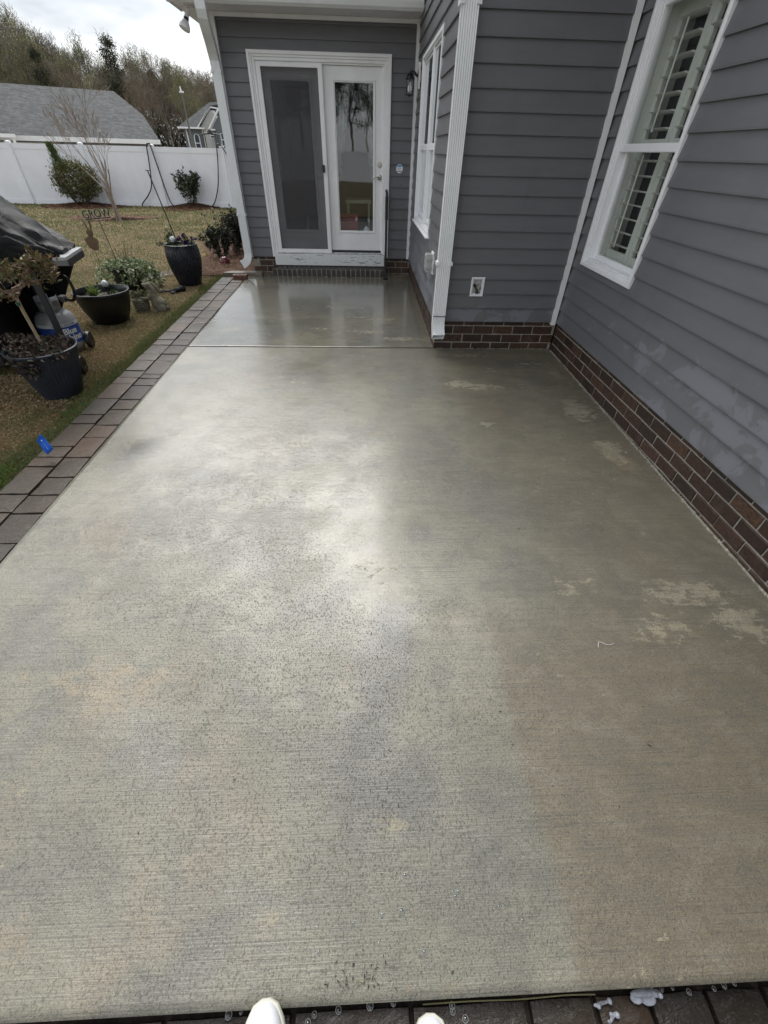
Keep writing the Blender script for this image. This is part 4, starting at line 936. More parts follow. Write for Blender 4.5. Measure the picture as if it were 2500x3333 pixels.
def bedsoil():
    mb = MB(); n = 24
    for (cx, cy, rx, ry, h) in ((-6.62, 19.55, .8, 1.2, .1), (-10.4, 19.2, 1.4, .95, .08), (-7.6, 15.5, 1.2, .75, .06)):
        P = [(cx, cy, gzf(cx, cy) + h * .4)] + [(cx + rx * math.cos(a), min(cy + ry * math.sin(a), 20.12), gzf(cx, cy + ry * math.sin(a)) + .004) for a in [2 * math.pi * i / n for i in range(n)]]
        mb.add(P, [(0, 1 + i, 1 + (i + 1) % n) for i in range(n)])
    P = [(-2.95, 7.75), (-3.3, 8.6), (-2.9, 9.6), (-3.3, 10.6), (-3.0, 11.4), (-1.7, 11.4), (-1.7, 7.53), (-2.15, 7.45), (-2.6, 7.5)]
    mb.add([(x, y, gzf(x, y) + .012) for x, y in P], [tuple(range(len(P)))][0:1]); return mb
tag(bedsoil().build('mulch_bed', plain('pine_straw_bed', (.10, .05, .03), .95, .4, 14, .6, 50)), kind='structure')

# ================================================================== PLANTS
def rot_basis(g, n):
    d = g.normal(size=(n, 3)); d /= np.linalg.norm(d, axis=1)[:, None]; e = g.normal(size=(n, 3)); e -= d * (e * d).sum(1)[:, None]; e /= np.linalg.norm(e, axis=1)[:, None]
    return d, e
def leaves(C, ln, wd, cols, g, up=0.0, droop=0.0, fold=.25):
    """C (n,3) centres; pointed leaves of 2 quads with a crease"""
    n = len(C); d, e = rot_basis(g, n); d[:, 2] += up - droop; d /= np.linalg.norm(d, axis=1)[:, None]; e -= d * (e * d).sum(1)[:, None]; e /= np.linalg.norm(e, axis=1)[:, None]; f = np.cross(d, e)
    L_ = (g.uniform(.7, 1.25, n) * ln)[:, None]; W_ = L_ * wd / ln * .5
    p0 = C; p3 = C + d * L_; pm = C + d * L_ * .5 - f * L_ * .06; a = C + d * L_ * .45 + e * W_ + f * W_ * fold; b = C + d * L_ * .45 - e * W_ + f * W_ * fold
    V = np.stack([p0, a, p3, pm, b], 1).reshape(-1, 3); i = np.arange(n)[:, None] * 5
    F_ = np.concatenate([i + np.array([0, 1, 2, 3]), i + np.array([0, 3, 2, 4])], 1).reshape(-1, 4)
    c = cols[g.integers(0, len(cols), n)] * g.uniform(.7, 1.3, n)[:, None]
    return V, F_, np.repeat(c, 5, 0)
def leafmesh(name, C, ln, wd, cols, seed, parent, mat='leaf', **k):
    g = np.random.default_rng(seed); V, F_, c = leaves(np.array(C, float), ln, wd, np.array(cols, float), g, **k)
    o = np_mesh(name, V, F_, MA[mat], parent, colors=c); return o
def grow(rnd_, p, d, length, r, depth, segs, tips, spread=.5, ratio=.72, up=.15, kids=(2, 3), wig=.12, nseg=4):
    pts = [Vector(p)]; dd = Vector(d).normalized(); rs = [r]
    for i in range(nseg):
        dd = (dd + Vector([rnd_.uniform(-wig, wig) for _ in range(3)]) + Vector((0, 0, up * .3))).normalized(); pts.append(pts[-1] + dd * length / nseg); rs.append(r * (1 - .4 * (i + 1) / nseg))
    segs.append((pts, rs))
    if depth == 0: tips.append((pts[-1], dd)); return
    for k in range(rnd_.randint(*kids)):
        q = (Vector([rnd_.gauss(0, 1) for _ in range(3)])); q = (q - dd * q.dot(dd)); q = q.normalized() if q.length > 1e-6 else Vector((1, 0, 0))
        nd = (dd + q * spread * rnd_.uniform(.6, 1.3) + Vector((0, 0, up))).normalized()
        bi = rnd_.choice(range(max(1, nseg - 2), nseg + 1)) if k else nseg
        grow(rnd_, pts[bi], nd, length * ratio * rnd_.uniform(.8, 1.15), rs[bi] * .72, depth - 1, segs, tips, spread, ratio, up, kids, wig, nseg)
def woody(name, segs, mat, parent, n=5, minr=0.0):
    mb = MB()
    for pts, rs in segs: mb.tube(pts, [max(q, minr) for q in rs], n if rs[0] > .01 else 3, cap=False)
    return mb.build(name, mat, parent)

# bare crape myrtle
t = thing('crape_myrtle', 'bare multi-stemmed crape myrtle with pinkish twigs on the lawn in front of the fence', 'tree')
rr = random.Random(5); segs = []; tips = []
bx, by, bz = -7.05, 14.68, -.08
for (dx, dz_, ln, dep) in ((-.62, 1.0, 1.15, 6), (-.42, 1, 1.2, 6), (-.05, 1, 1.15, 6), (.22, 1, 1.05, 6), (.32, 1, .9, 6), (.10, 1, 1.0, 6), (-.85, .9, 1.0, 6)):
    st = Vector((bx + rr.uniform(-.05, .05), by + rr.uniform(-.05, .05), bz))
    grow(rr, st, (dx * .30, rr.uniform(-.12, .12), 1), ln * .78, .030, 0, segs, [], wig=.04)
    p = segs[-1][0][-1]
    grow(rr, p, (dx, rr.uniform(-.25, .25), dz_), ln * .55, .019, dep, segs, tips, spread=.42, ratio=.74, up=.10, kids=(2, 2), wig=.08)
woody('branches', segs, MA['myrtle'], t, 6, .0042)
# evergreen bush by the fence with a taller sprout
t = thing('evergreen_bush', 'rounded olive green bush with one taller feathery shoot against the white fence', 'bush')
g = np.random.default_rng(31)
bx, by, bz = -10.5, 19.55, -.17; segs = []; tips = []
rr = random.Random(8)
for k in range(30):
    a = rr.uniform(0, 6.28); grow(rr, (bx + .15 * math.cos(a), by + .1 * math.sin(a), bz), (math.cos(a) * .7, math.sin(a) * .45, 1), .45, .012, 2, segs, tips, spread=.35, ratio=.7, up=.1)
woody('stems', segs, MA['bark'], t, 4, .003)
n = 5200; u = g.normal(size=(n, 3)); u /= np.linalg.norm(u, axis=1)[:, None]; r = g.uniform(.35, 1.0, n) ** .45
lump = 1 + .16 * np.sin(u[:, 0] * 5 + 1) * np.cos(u[:, 2] * 6) + .1 * g.normal(size=n)
C = np.stack([bx + .05 + u[:, 0] * r * .80 * lump, by + u[:, 1] * r * .45 * lump, bz + .72 + u[:, 2] * r * .58 * lump], 1)
keep = (C[:, 2] > bz + .12) & ((C[:, 2] - bz) > .55 * np.abs(C[:, 0] - bx) - .02) & (C[:, 1] < 20.1); C = C[keep]
leafmesh('foliage', C, .085, .032, [(.13, .145, .04), (.09, .105, .03), (.18, .18, .055), (.06, .062, .025), (.15, .12, .05)], 1, t, up=.7)
n = 900; tz = g.random(n); C = np.stack([bx - .30 - .25 * (1 - tz) * 0 + g.normal(0, .11, n) * (1.15 - tz) - .12 * tz, by + g.normal(0, .08, n), bz + 1.0 + tz * .72], 1)
leafmesh('shoot', C, .13, .016, [(.08, .12, .03), (.10, .15, .04)], 2, t, up=2.2)
# camellia by the fence
def shrub(name, label, c, h, rx, ry, nst, nl, ln, wd, cols, seed, sprigs=(), cone=.25):
    t = thing(name, label, 'shrub', c); rr = random.Random(seed); g = np.random.default_rng(seed); segs = []; tips = []
    for k in range(nst):
        a = rr.uniform(0, 6.28); grow(rr, (.05 * math.cos(a) * rx * 3, .05 * math.sin(a), 0), (math.cos(a) * rx / h * 1.2, math.sin(a) * ry / h * 1.2, 1), h * .45, .008, 2, segs, tips, spread=.35, ratio=.62, up=.2, wig=.15)
    C = []
    for pts, rs in segs:
        for _ in range(max(1, int(nl / len(segs)))):
            i = rr.randrange(len(pts) - 1); q = pts[i].lerp(pts[i + 1], rr.random()); q = q + Vector([rr.gauss(0, .018 * h / .6) for _ in range(3)])
            if q.z < h * 1.05 and q.z > .04: C.append(q)
    for (dx, dy, hh) in sprigs:
        a = Vector((dx * .3, dy * .3, h * .6)); b = Vector((dx, dy, hh)); P = [a.lerp(b, i / 5) + Vector((0, 0, .0)) for i in range(6)]; segs.append((P, [.004] * 6))
        for i in range(14): C.append(a.lerp(b, .25 + .75 * i / 13) + Vector([rr.gauss(0, .008) for _ in range(3)]))
    woody('stems', segs, MA['bark'], t, 4, .0022); leafmesh('foliage', [tuple(q) for q in C], ln, wd, cols, seed, t, up=.3)
    return t
CAM = [(.035, .055, .022), (.05, .075, .03), (.025, .035, .018), (.07, .085, .045), (.06, .045, .03)]
shrub('camellia', 'small upright dark leaved camellia on a straw mound against the white fence', (-6.62, 19.85, -.12), 1.18, .50, .3, 14, 1500, .095, .05, CAM, 41)
shrub('camellia', 'dark glossy shrub with long bare sprigs in the straw bed, nearer the patio', (-2.60, 8.80, .055), .56, .22, .22, 16, 2600, .045, .027, [(.022, .032, .018), (.035, .045, .025), (.018, .02, .014), (.05, .05, .03)], 42, sprigs=((-.19, .0, .70), (.015, 0, .745), (-.24, -.1, .36), (.1, .1, .60)))
shrub('camellia', 'dark glossy shrub beside the corner downspout, behind the other shrub', (-2.46, 9.30, .03), .74, .20, .2, 16, 2600, .048, .028, [(.022, .030, .018), (.032, .042, .025), (.018, .02, .014), (.045, .045, .03)], 43, sprigs=((.04, 0, .78), (.0, 0, .70)))

# ================================================================== PLANTERS
def potring(prof, n=64, fr=None, c=(0, 0, 0)):
    mb = MB(); mb.lathe(prof, n, c, fr); return mb
# tall fluted planter
MA['pot_glaze'] = plain('dark_glazed_pot', (0.010, 0.012, 0.020), 0.28, .3, 12, .1, 60)
t = thing('tall_planter', 'tall black fluted planter with purple pansies by the straw bed', 'planter', (-2.60, 6.95, .052))
prof = [(.146, 0), (.152, .006), (.176, .09), (.204, .19), (.224, .29), (.230, .37), (.224, .45), (.212, .508), (.214, .516), (.206, .520), (.196, .514), (.19, .485), (.0, .485)]
def fl(w, i): return 1 + (.012 * math.sin(w * 46) if 0 < i < 7 else 0)
potring([(p[0], p[1]) for p in prof], 184, fl).build('pot', MA['pot_glaze'], t, smooth=True)
mb = MB(); mb.lathe([(.189, .488), (0, .495)], 24); mb.build('soil', MA['soil'], t)
g = np.random.default_rng(51)
def puff(cx, cy, cz, rx, ry, rz, n): u = g.normal(size=(n, 3)); u /= np.linalg.norm(u, axis=1)[:, None]; r = g.random(n)[:, None] ** .4; return np.array([cx, cy, cz]) + u * r * np.array([rx, ry, rz])
C = np.concatenate([puff(-.13, .02, .575, .07, .07, .11, 260), puff(-.05, -.05, .53, .10, .09, .05, 200), puff(.12, -.03, .535, .09, .09, .05, 160), puff(-.25, -.05, .51, .07, .05, .03, 50)])
leafmesh('foliage', C, .035, .012, [(.03, .06, .02), (.05, .09, .03), (.04, .06, .03)], 3, t, up=.6)
C = np.concatenate([puff(.03, -.08, .585, .035, .02, .02, 26), puff(.09, -.05, .615, .03, .02, .025, 26), puff(.12, -.10, .545, .05, .02, .012, 30), puff(.20, 0, .57, .03, .02, .02, 16)])
leafmesh('pansy_petals', C, .034, .032, [(.045, .012, .075), (.03, .008, .05), (.06, .015, .09), (.02, .02, .10)], 4, t)
mb = MB(); mb.tube([(-.04, 0, .47), (-.053, 0, .63), (-.175, .0, 1.305)], .0075, 8)
tg = thing('garden_rod', 'black rod with a flat tip leaning out of the tall planter', 'rod', (-2.60, 6.95, .052)); mb.build('rod', MA['blackmetal'], tg, smooth=True)
mb = MB(); mb.lathe([(0, 0), (.026, .001), (.030, .008), (0, .010)], 16, (-.176, 0, 1.303)); mb.build('rod_tip', MA['blackmetal'], tg, smooth=True)
def crackle():
    m = MT('crackled_glass_ball'); v = m.n('ShaderNodeTexVoronoi', {'Vector': m.pos(obj=True), 'Scale': 95.0}, feature='DISTANCE_TO_EDGE').outputs['Distance']
    m.set(Base_Color=m.ramp(v, [(0, (.18, .2, .2)), (.12, (.62, .66, .66))]), Roughness=.12, Normal=m.bump(v, .6, .004)); return m.m
MA['crackle'] = crackle()
def solar(label, c, r):
    t = thing('solar_ball', label, 'garden light', c)
    mb = MB(); mb.lathe([(r * math.sin(a), -r * math.cos(a)) for a in [math.pi * i / 14 for i in range(15)]], 24); mb.build('glass_ball', MA['crackle'], t, smooth=True)
    mb = MB(); mb.lathe([(r * .55, -r * 1.25), (r * .8, -r * .9), (r * .75, -r * .62), (0, -r * .6)], 20); mb.tube([(0, 0, -r * 1.2), (0, 0, -r * 3.2)], .008, 8); mb.build('stake', MA['black'], t, smooth=True); return t
solar('crackled glass solar ball stuck in the tall fluted planter', (-2.655, 6.86, .628), .040)
# wide bowl planter with lily shoots
t = thing('bowl_planter', 'wide black bowl planter with green lily shoots between the gas bottle and the rabbit', 'planter', (-2.985, 5.25, .027))
MA['bowlpot'] = plain('black_resin_pot', (0.006, 0.0065, 0.007), .35, .3, 16, .1, 60)
prof = [(.165, 0), (.175, .004), (.205, .06), (.238, .14), (.262, .22), (.276, .29), (.280, .305), (.290, .310), (.293, .325), (.288, .337), (.276, .338), (.268, .328), (.262, .27), (.0, .262)]
pp = []
for i, (a, b) in enumerate(zip(prof[:-1], prof[1:])):
    pp.append(a)
    if 1 <= i < 5:
        for q in (.25, .5, .75): pp.append((a[0] + (b[0] - a[0]) * q + (.0022 if q != .5 else -.001), a[1] + (b[1] - a[1]) * q))
pp.append(prof[-1]); potring(pp, 64).build('pot', MA['bowlpot'], t, smooth=True)
mb = MB(); mb.lathe([(.262, .266), (0, .272)], 24); mb.build('soil', MA['soil'], t)
C = np.concatenate([puff(-.06, -.05, .27, .012, .012, .01, 26)]); leafmesh('lily_leaves', C, .12, .022, [(.14, .22, .04), (.10, .17, .035), (.20, .28, .07)], 6, t, up=.9)
C = puff(-.045, -.05, .33, .02, .02, .04, 26); leafmesh('lily_top', C, .07, .02, [(.22, .30, .08), (.14, .22, .05)], 7, t, up=.5)
C = puff(.12, -.02, .30, .04, .04, .02, 24); leafmesh('seedlings', C, .05, .018, [(.06, .10, .03), (.05, .08, .03)], 8, t, up=.8)
solar('crackled glass solar ball stuck in the wide bowl planter', (-2.905, 5.24, .43), .037)
# ivy planter with ribbed plastic pot
t = thing('ivy_planter', 'black ribbed planter overflowing with variegated ivy behind the bowl planter', 'planter', (-3.29, 6.62, .045))
prof = [(.165, 0)] + [(.165 + .075 * z / .26 + (.004 if (i % 2) else -.002), z) for i, z in enumerate([.02 + .02 * k for k in range(13)])] + [(.250, .285), (.256, .30), (.250, .31), (.238, .305), (.232, .27), (0, .265)]
potring(prof, 48).build('pot', MA['bowlpot'], t)
g = np.random.default_rng(61); IV = [(.20, .26, .12), (.33, .36, .22), (.12, .18, .07), (.45, .46, .32), (.09, .13, .05)]
Cs = [puff(0, 0, .33, .30, .26, .055, 900)]
for k in range(46):
    a = g.uniform(0, 6.28); 
    if 3.6 < a < 5.2 and g.random() < .45: continue
    L_ = g.uniform(.10, .34) * (1.25 if (a < 1.2 or a > 5.4 or 2.5 < a < 3.8) else .75); tt = g.random(34); rr_ = .27 + .06 * tt + g.normal(0, .012, 34) + .05 * g.random()
    Cs.append(np.stack([rr_ * np.cos(a + g.normal(0, .05, 34)) * (1.12), rr_ * np.sin(a + g.normal(0, .05, 34)), .32 - L_ * tt], 1))
leafmesh('ivy', np.concatenate(Cs), .036, .034, IV, 9, t, droop=.4)
mb = MB(); rr = random.Random(3)
for k in range(16):
    a = rr.uniform(0, 6.28); l_ = rr.uniform(.18, .30); q = rr.uniform(.0, .12)
    mb.tube([(math.cos(a) * q, math.sin(a) * q, .28), (math.cos(a) * (q + .04), math.sin(a) * (q + .03), .28 + l_ * .6), (math.cos(a) * (q + .09), math.sin(a) * (q + .05), .28 + l_)], .0022, 4)
mb.tube([(-.10, -.05, .3), (-.22, -.05, .42), (-.27, -.06, .55)], .0022, 4); mb.build('twigs', MA['bark'], t)
# GROW sign on a stake
def text_mesh(name, txt, size, depth, mat, parent, M4, fontw=1.0, offset=0.0, bend=None, spacing=1.0, shear=0.0):
    cu = bpy.data.curves.new(name, 'FONT'); cu.body = txt; cu.size = size; cu.extrude = depth / 2; cu.align_x = 'CENTER'; cu.align_y = 'CENTER'; cu.offset = offset; cu.space_character = spacing; cu.shear = shear; cu.resolution_u = 4
    ob = bpy.data.objects.new(name, cu); COL.objects.link(ob); bpy.context.view_layer.update()
    dg = bpy.context.evaluated_depsgraph_get(); me = bpy.data.meshes.new_from_object(ob.evaluated_get(dg)); bpy.data.objects.remove(ob)
    import bmesh
    if bend:
        bm = bmesh.new(); bm.from_mesh(me)
        for it in range(2):
            es = [e for e in bm.edges if abs(e.verts[0].co.x - e.verts[1].co.x) > .018]
            if es: bmesh.ops.subdivide_edges(bm, edges=es, cuts=1); bmesh.ops.triangulate(bm, faces=bm.faces[:])
        bm.to_mesh(me); bm.free()
    for v in me.vertices:
        v.co.x *= fontw
        v.co = bend(v.co) if bend else (M4 @ v.co)
    me.materials.clear(); me.materials.append(mat); o = bpy.data.objects.new(name, me); COL.objects.link(o); o.parent = parent; return o
t = thing('grow_sign', 'dark green metal sign reading GROW on a thin stake in the ivy planter', 'sign')
MA['patina'] = plain('dark_green_metal', (.018, .035, .03), .5, .4, 20)
yS = 6.60
M4 = Matrix.Translation((-3.43, yS, .932)) @ Matrix.Rotation(R(6), 4, 'Y') @ Matrix.Rotation(R(-6), 4, 'Y') @ Matrix.Rotation(R(90), 4, 'X')
M4 = Matrix.Translation((-3.430, yS, .929)) @ Matrix.Rotation(R(-5), 4, 'Y') @ Matrix.Rotation(R(90), 4, 'X')
text_mesh('letters', 'GROW', .122, .006, MA['patina'], t, M4, fontw=.92, offset=.0012)
mb = MB(); P = [M4 @ Vector(q) for q in ((-.165, -.052, -.006), (.165, -.052, -.006), (.165, -.040, -.006), (-.165, -.040, -.006))]; mb.prism(P, (0, -.012, 0)); mb.build('bar', MA['patina'], t)
mb = MB(); mb.tube([(-3.375, yS, .34), (-3.400, yS, .6), (-3.428, yS, .885)], .0045, 6); mb.tube([(-3.53 + .02 * math.cos(a) * (1 - a / 9), yS, .846 + .02 * math.sin(a) * (1 - a / 9)) for a in [i * .6 for i in range(12)]], .003, 5); mb.build('stake', MA['patina'], t)
# rusty rabbit silhouette on a stake: a cut steel plate
t = thing('rabbit_stake', 'flat rusty metal rabbit silhouette on a stake left of the ivy planter', 'garden stake')
MA['rust'] = plain('rusty_steel', (.13, .085, .05), .8, .3, 14, .3, 80)
sil = [(-3.494, .892), (-3.481, .868), (-3.465, .815), (-3.458, .787), (-3.446, .79), (-3.437, .83), (-3.435, .885), (-3.42, .897), (-3.409, .88), (-3.414, .82), (-3.428, .785), (-3.424, .765), (-3.430, .735), (-3.444, .716), (-3.425, .703), (-3.402, .69), (-3.392, .665), (-3.40, .645), (-3.412, .648), (-3.412, .61), (-3.43, .58), (-3.46, .568), (-3.50, .57), (-3.53, .590), (-3.548, .63), (-3.556, .665), (-3.562, .69), (-3.54, .70), (-3.508, .716), (-3.494, .725), (-3.506, .745), (-3.506, .768), (-3.49, .785), (-3.479, .79), (-3.49, .84), (-3.502, .885)]
sil = [(-3.47 + (x + 3.47) * 1.0, z) for x, z in sil]
MB().prism([(x, 6.35, z) for x, z in sil], (0, -.003, 0)).build('plate', MA['rust'], t)
mb = MB(); mb.tube([(-3.49, 6.352, .60), (-3.485, 6.355, .3), (-3.48, 6.36, .04)], .0035, 6); mb.build('stake', MA['rust'], t)
# ================================================================== NEAR GARDEN, LEFT
def remesh_blob(name, ells, vox, mat, parent, smooth=6, tubes=()):
    mb = MB()
    for (c, r, rot) in ells:
        Rm = Matrix.Rotation(rot[0], 3, 'X') @ Matrix.Rotation(rot[1], 3, 'Y') @ Matrix.Rotation(rot[2], 3, 'Z') if rot else Matrix.Identity(3)
        A = Rm @ Matrix.Diagonal(r); mb.lathe([(math.sin(a), -math.cos(a)) for a in [math.pi * i / 12 for i in range(13)]], 20, c, ax=A)
    for (pts, rs) in tubes: mb.tube(pts, rs, 12)
    o = mb.build(name, mat, None)
    m = o.modifiers.new('r', 'REMESH'); m.mode = 'VOXEL'; m.voxel_size = vox; m2 = o.modifiers.new('s', 'SMOOTH'); m2.iterations = smooth; m2.factor = .5
    bpy.context.view_layer.update(); dg = bpy.context.evaluated_depsgraph_get(); me = bpy.data.meshes.new_from_object(o.evaluated_get(dg)); bpy.data.objects.remove(o)
    me.polygons.foreach_set('use_smooth', [True] * len(me.polygons)); me.materials.clear(); me.materials.append(mat)
    q = bpy.data.objects.new(name, me); COL.objects.link(q); q.parent = parent; return q

# stone rabbit hugging a basket
def stonemat():
    m = MT('weathered_stone'); n = m.noise(14, 5, .65); n2 = m.noise(90, 3, .7)
    b = m.ramp(n, [(.3, (.10, .10, .065)), (.5, (.19, .175, .125)), (.7, (.27, .25, .19))]); b = m.mix(m.ramp(n2, [(.4, 0.0), (.7, .5)]), b, (.10, .09, .065))
    m.set(Base_Color=b, Roughness=.95, Normal=m.bump(n2, .7, .006)); return m.m
MA['stone'] = stonemat()
t = thing('rabbit_statue', 'weathered stone rabbit hugging a woven basket of plants', 'statue')
Y = 5.68; E = lambda x, z, dy, r, rot=None: ((x, Y + dy, z), r, rot)
remesh_blob('rabbit_body', [E(-2.575, .115, 0, (.090, .085, .082)), E(-2.605, .175, 0, (.060, .062, .085), (0, R(-25), 0)), E(-2.63, .235, 0, (.045, .046, .06), (0, R(-15), 0)), E(-2.655, .315, 0, (.040, .036, .040)), E(-2.690, .328, 0, (.028, .024, .022), (0, R(10), 0)),
    E(-2.54, .075, -.055, (.062, .035, .055)), E(-2.54, .075, .055, (.062, .035, .055)), E(-2.59, .04, -.06, (.07, .028, .020)), E(-2.59, .04, .06, (.07, .028, .020)), E(-2.487, .075, 0, (.024, .026, .024))], .0055, MA['stone'], t, 8,
    tubes=[([(-2.645, Y - .022, .350), (-2.61, Y - .035, .335), (-2.575, Y - .045, .285), (-2.550, Y - .045, .235)], [.012, .020, .022, .010]), ([(-2.645, Y + .022, .350), (-2.61, Y + .035, .335), (-2.575, Y + .045, .285), (-2.550, Y + .045, .235)], [.012, .020, .022, .010]),
           ([(-2.625, Y - .045, .225), (-2.66, Y - .06, .190), (-2.72, Y - .055, .187), (-2.765, Y - .05, .193)], [.026, .022, .018, .017]), ([(-2.625, Y + .045, .225), (-2.66, Y + .06, .190), (-2.72, Y + .055, .187), (-2.765, Y + .05, .193)], [.026, .022, .018, .017])])
mb = MB(); nb_ = 22
for r_ in range(7):
    z = .045 + r_ * .020; rad = .070 + .018 * math.sin(min(1, (r_ + 1) / 5) * 1.4)
    for k in range(nb_):
        a = 2 * math.pi * (k + .5 * (r_ % 2)) / nb_; cx_, cy_ = -2.79 + rad * math.cos(a), Y - .01 + rad * math.sin(a)
        A = Matrix.Rotation(a, 3, 'Z') @ Matrix.Diagonal((.008, .0135, .0095)); mb.lathe([(math.sin(b_), -math.cos(b_)) for b_ in [math.pi * i / 5 for i in range(6)]], 7, (cx_, cy_, z), ax=A)
mb.lathe([(.066, 0), (.07, .02), (.082, .08), (.083, .145), (.070, .150), (.07, .130), (0, .125)], 28, (-2.79, Y - .01, .036)); mb.build('basket', MA['stone'], t, smooth=True)
g = np.random.default_rng(71)
leafmesh('basket_plants', np.concatenate([puff(-2.80, Y - .01, .195, .07, .06, .025, 90), puff(-2.75, Y - .01, .235, .05, .05, .03, 50), puff(-2.855, Y, .235, .03, .02, .02, 20)]), .04, .026, [(.10, .13, .045), (.17, .19, .07), (.08, .06, .06), (.14, .12, .09)], 10, t, up=.3)

# big textured planter with a dead azalea standard
MA['bluepot'] = plain('blue_black_textured_pot', (0.022, 0.027, 0.040), .42, .35, 10, .3, 60)
t = thing('big_planter', 'large blue black rippled planter holding a dead looking azalea, nearest the camera', 'planter', (-2.56, 3.385, -.002))
prof = [(.128, 0), (.138, .006), (.146, .02), (.160, .07), (.177, .13), (.195, .20), (.212, .265), (.228, .325), (.241, .372), (.251, .378), (.254, .394), (.245, .399), (.234, .39), (.224, .33), (0, .322)]
def rip(w, i):
    if i < 2 or i > 8: return 1
    return 1 + .015 * math.sin(w * 44 + .9 * math.sin(i * 1.7)) + .004 * math.sin(w * 17 + i)
potring(prof, 220, rip).build('pot', MA['bluepot'], t, smooth=True)
mb = MB(); mb.lathe([(.229, .34), (0, .355)], 24); mb.build('soil', MA['soil'], t)
g = np.random.default_rng(81); DEAD = [(.055, .038, .03), (.10, .07, .05), (.035, .028, .024), (.14, .095, .07), (.07, .05, .045), (.05, .055, .03)]
C = np.concatenate([puff(0, 0, .40, .22, .22, .045, 760), puff(.0, -.22, .35, .13, .05, .08, 150), puff(.20, -.11, .375, .07, .08, .05, 80), puff(-.18, .05, .425, .12, .1, .06, 140), puff(.02, -.235, .29, .06, .02, .05, 40)])
leafmesh('dead_leaves', C, .038, .020, DEAD, 11, t, fold=.5)
mb = MB(); mb.tube([(.04, -.02, .28), (.035, -.02, .5), (.02, -.01, .66), (.015, .0, .80)], [.0125, .0115, .012, .012], 10)
mb.build('stem', plain('pale_stem', (.28, .23, .16), .8, .25, 30), t, smooth=True)
mb = MB()
for z in (.40, .70): mb.tube([(.036 - (z - .4) * .06, -.018, z), (.036 - (z - .4) * .06, -.018, z + .022)], .015, 10)
mb.build('plant_tie', plain('green_tie', (.02, .08, .05), .6), t, smooth=True)
mb = MB(); mb.tube([(.052, -.026, .28), (.045, -.02, .5), (.03, -.012, .72)], .004, 6); mb.build('support_stick', plain('bamboo', (.30, .24, .14), .7), t)
segs = []; tips = []; rr = random.Random(9)
for k in range(13):
    a = rr.uniform(0, 6.28); grow(rr, (.015, 0, .78 + rr.uniform(-.02, .03)), (math.cos(a) * 1.6, math.sin(a) * 1.6, rr.uniform(.1, 1.0)), .15, .007, 3, segs, tips, spread=.55, ratio=.66, up=.12, kids=(2, 2), wig=.18)
woody('branches', segs, plain('azalea_wood', (.17, .12, .09), .9, .3, 30), t, 5, .0018)
C = []
for p_, d_ in tips:
    for q in range(11): C.append(p_ + Vector([rr.gauss(0, .013) for _ in range(3)]))
leafmesh('withered_leaves', [tuple(q) for q in C], .040, .015, [(.16, .11, .05), (.11, .12, .04), (.20, .13, .07), (.09, .10, .035), (.13, .08, .05)], 12, t, up=.5)

# covered grill
gr = thing('covered_grill', 'gas grill under a creased black vinyl cover with one steel side shelf showing', 'grill', (-2.28, 3.83, 0), R(13))
def box_o(name, a, mat, parent, bev=.004):
    mb = MB(); mb.box(*a); o = mb.build(name, mat, parent)
    if bev: m = o.modifiers.new('b', 'BEVEL'); m.width = bev; m.segments = 2
    return o
box_o('side_shelf', (-.48, -.06, .0, .46, .908, .932), plain('brushed_shelf', (.40, .41, .42), .35, .05, 3), gr, .003)
box_o('shelf_skirt', (-.48, -.06, .001, .013, .872, .907), plain('grey_trim', (.16, .17, .17), .35), gr, .002)
box_o('shelf_skirt', (-.073, -.06, .015, .46, .862, .907), MA['black'], gr, .002)
box_o('cabinet', (-1.62, -.88, .04, .84, .12, .86), MA['black'], gr, .01)
box_o('firebox', (-1.60, -.50, .03, .80, .86, 1.10), MA['black'], gr, .03)
for (x_, y_) in ((-.375, .01), (-1.62, .01), (-.72, .80), (-1.62, .80)):
    box_o('leg', (x_, x_ + .048, y_, y_ + .03, .055, .90), plain('slate_grey_leg', (.022, .025, .030), .45), gr, .004)
def wheel(c):
    mb = MB(); A = Matrix.Rotation(R(90), 3, 'Y'); mb.lathe([(0, -.016), (.03, -.016), (.034, -.02), (.055, -.02), (.072, -.02), (.078, -.012), (.078, .012), (.072, .02), (.055, .02), (.034, .02), (.03, .016), (0, .016)], 28, c, ax=A); return mb
wheel((-.30, .02, .093)).build('wheel', MA['black'], gr, smooth=True); wheel((-.39, .70, .10)).build('wheel', MA['black'], gr, smooth=True)
def vinyl():
    m = MT('black_vinyl_cover'); n = m.noise(5, 4, .6, dist=.8, obj=True); n2 = m.noise(2.0, 3, obj=True)
    m.b.inputs['Specular IOR Level'].default_value = .2; m.set(Base_Color=m.ramp(n2, [(.3, (.0035, .004, .005)), (.7, (.008, .0085, .010))]), Roughness=.5, Normal=m.bump(n, .6, .03)); return m.m
MA['vinyl'] = vinyl()
rows = 60; cols = 44; P = []; rs_ = random.Random(4)
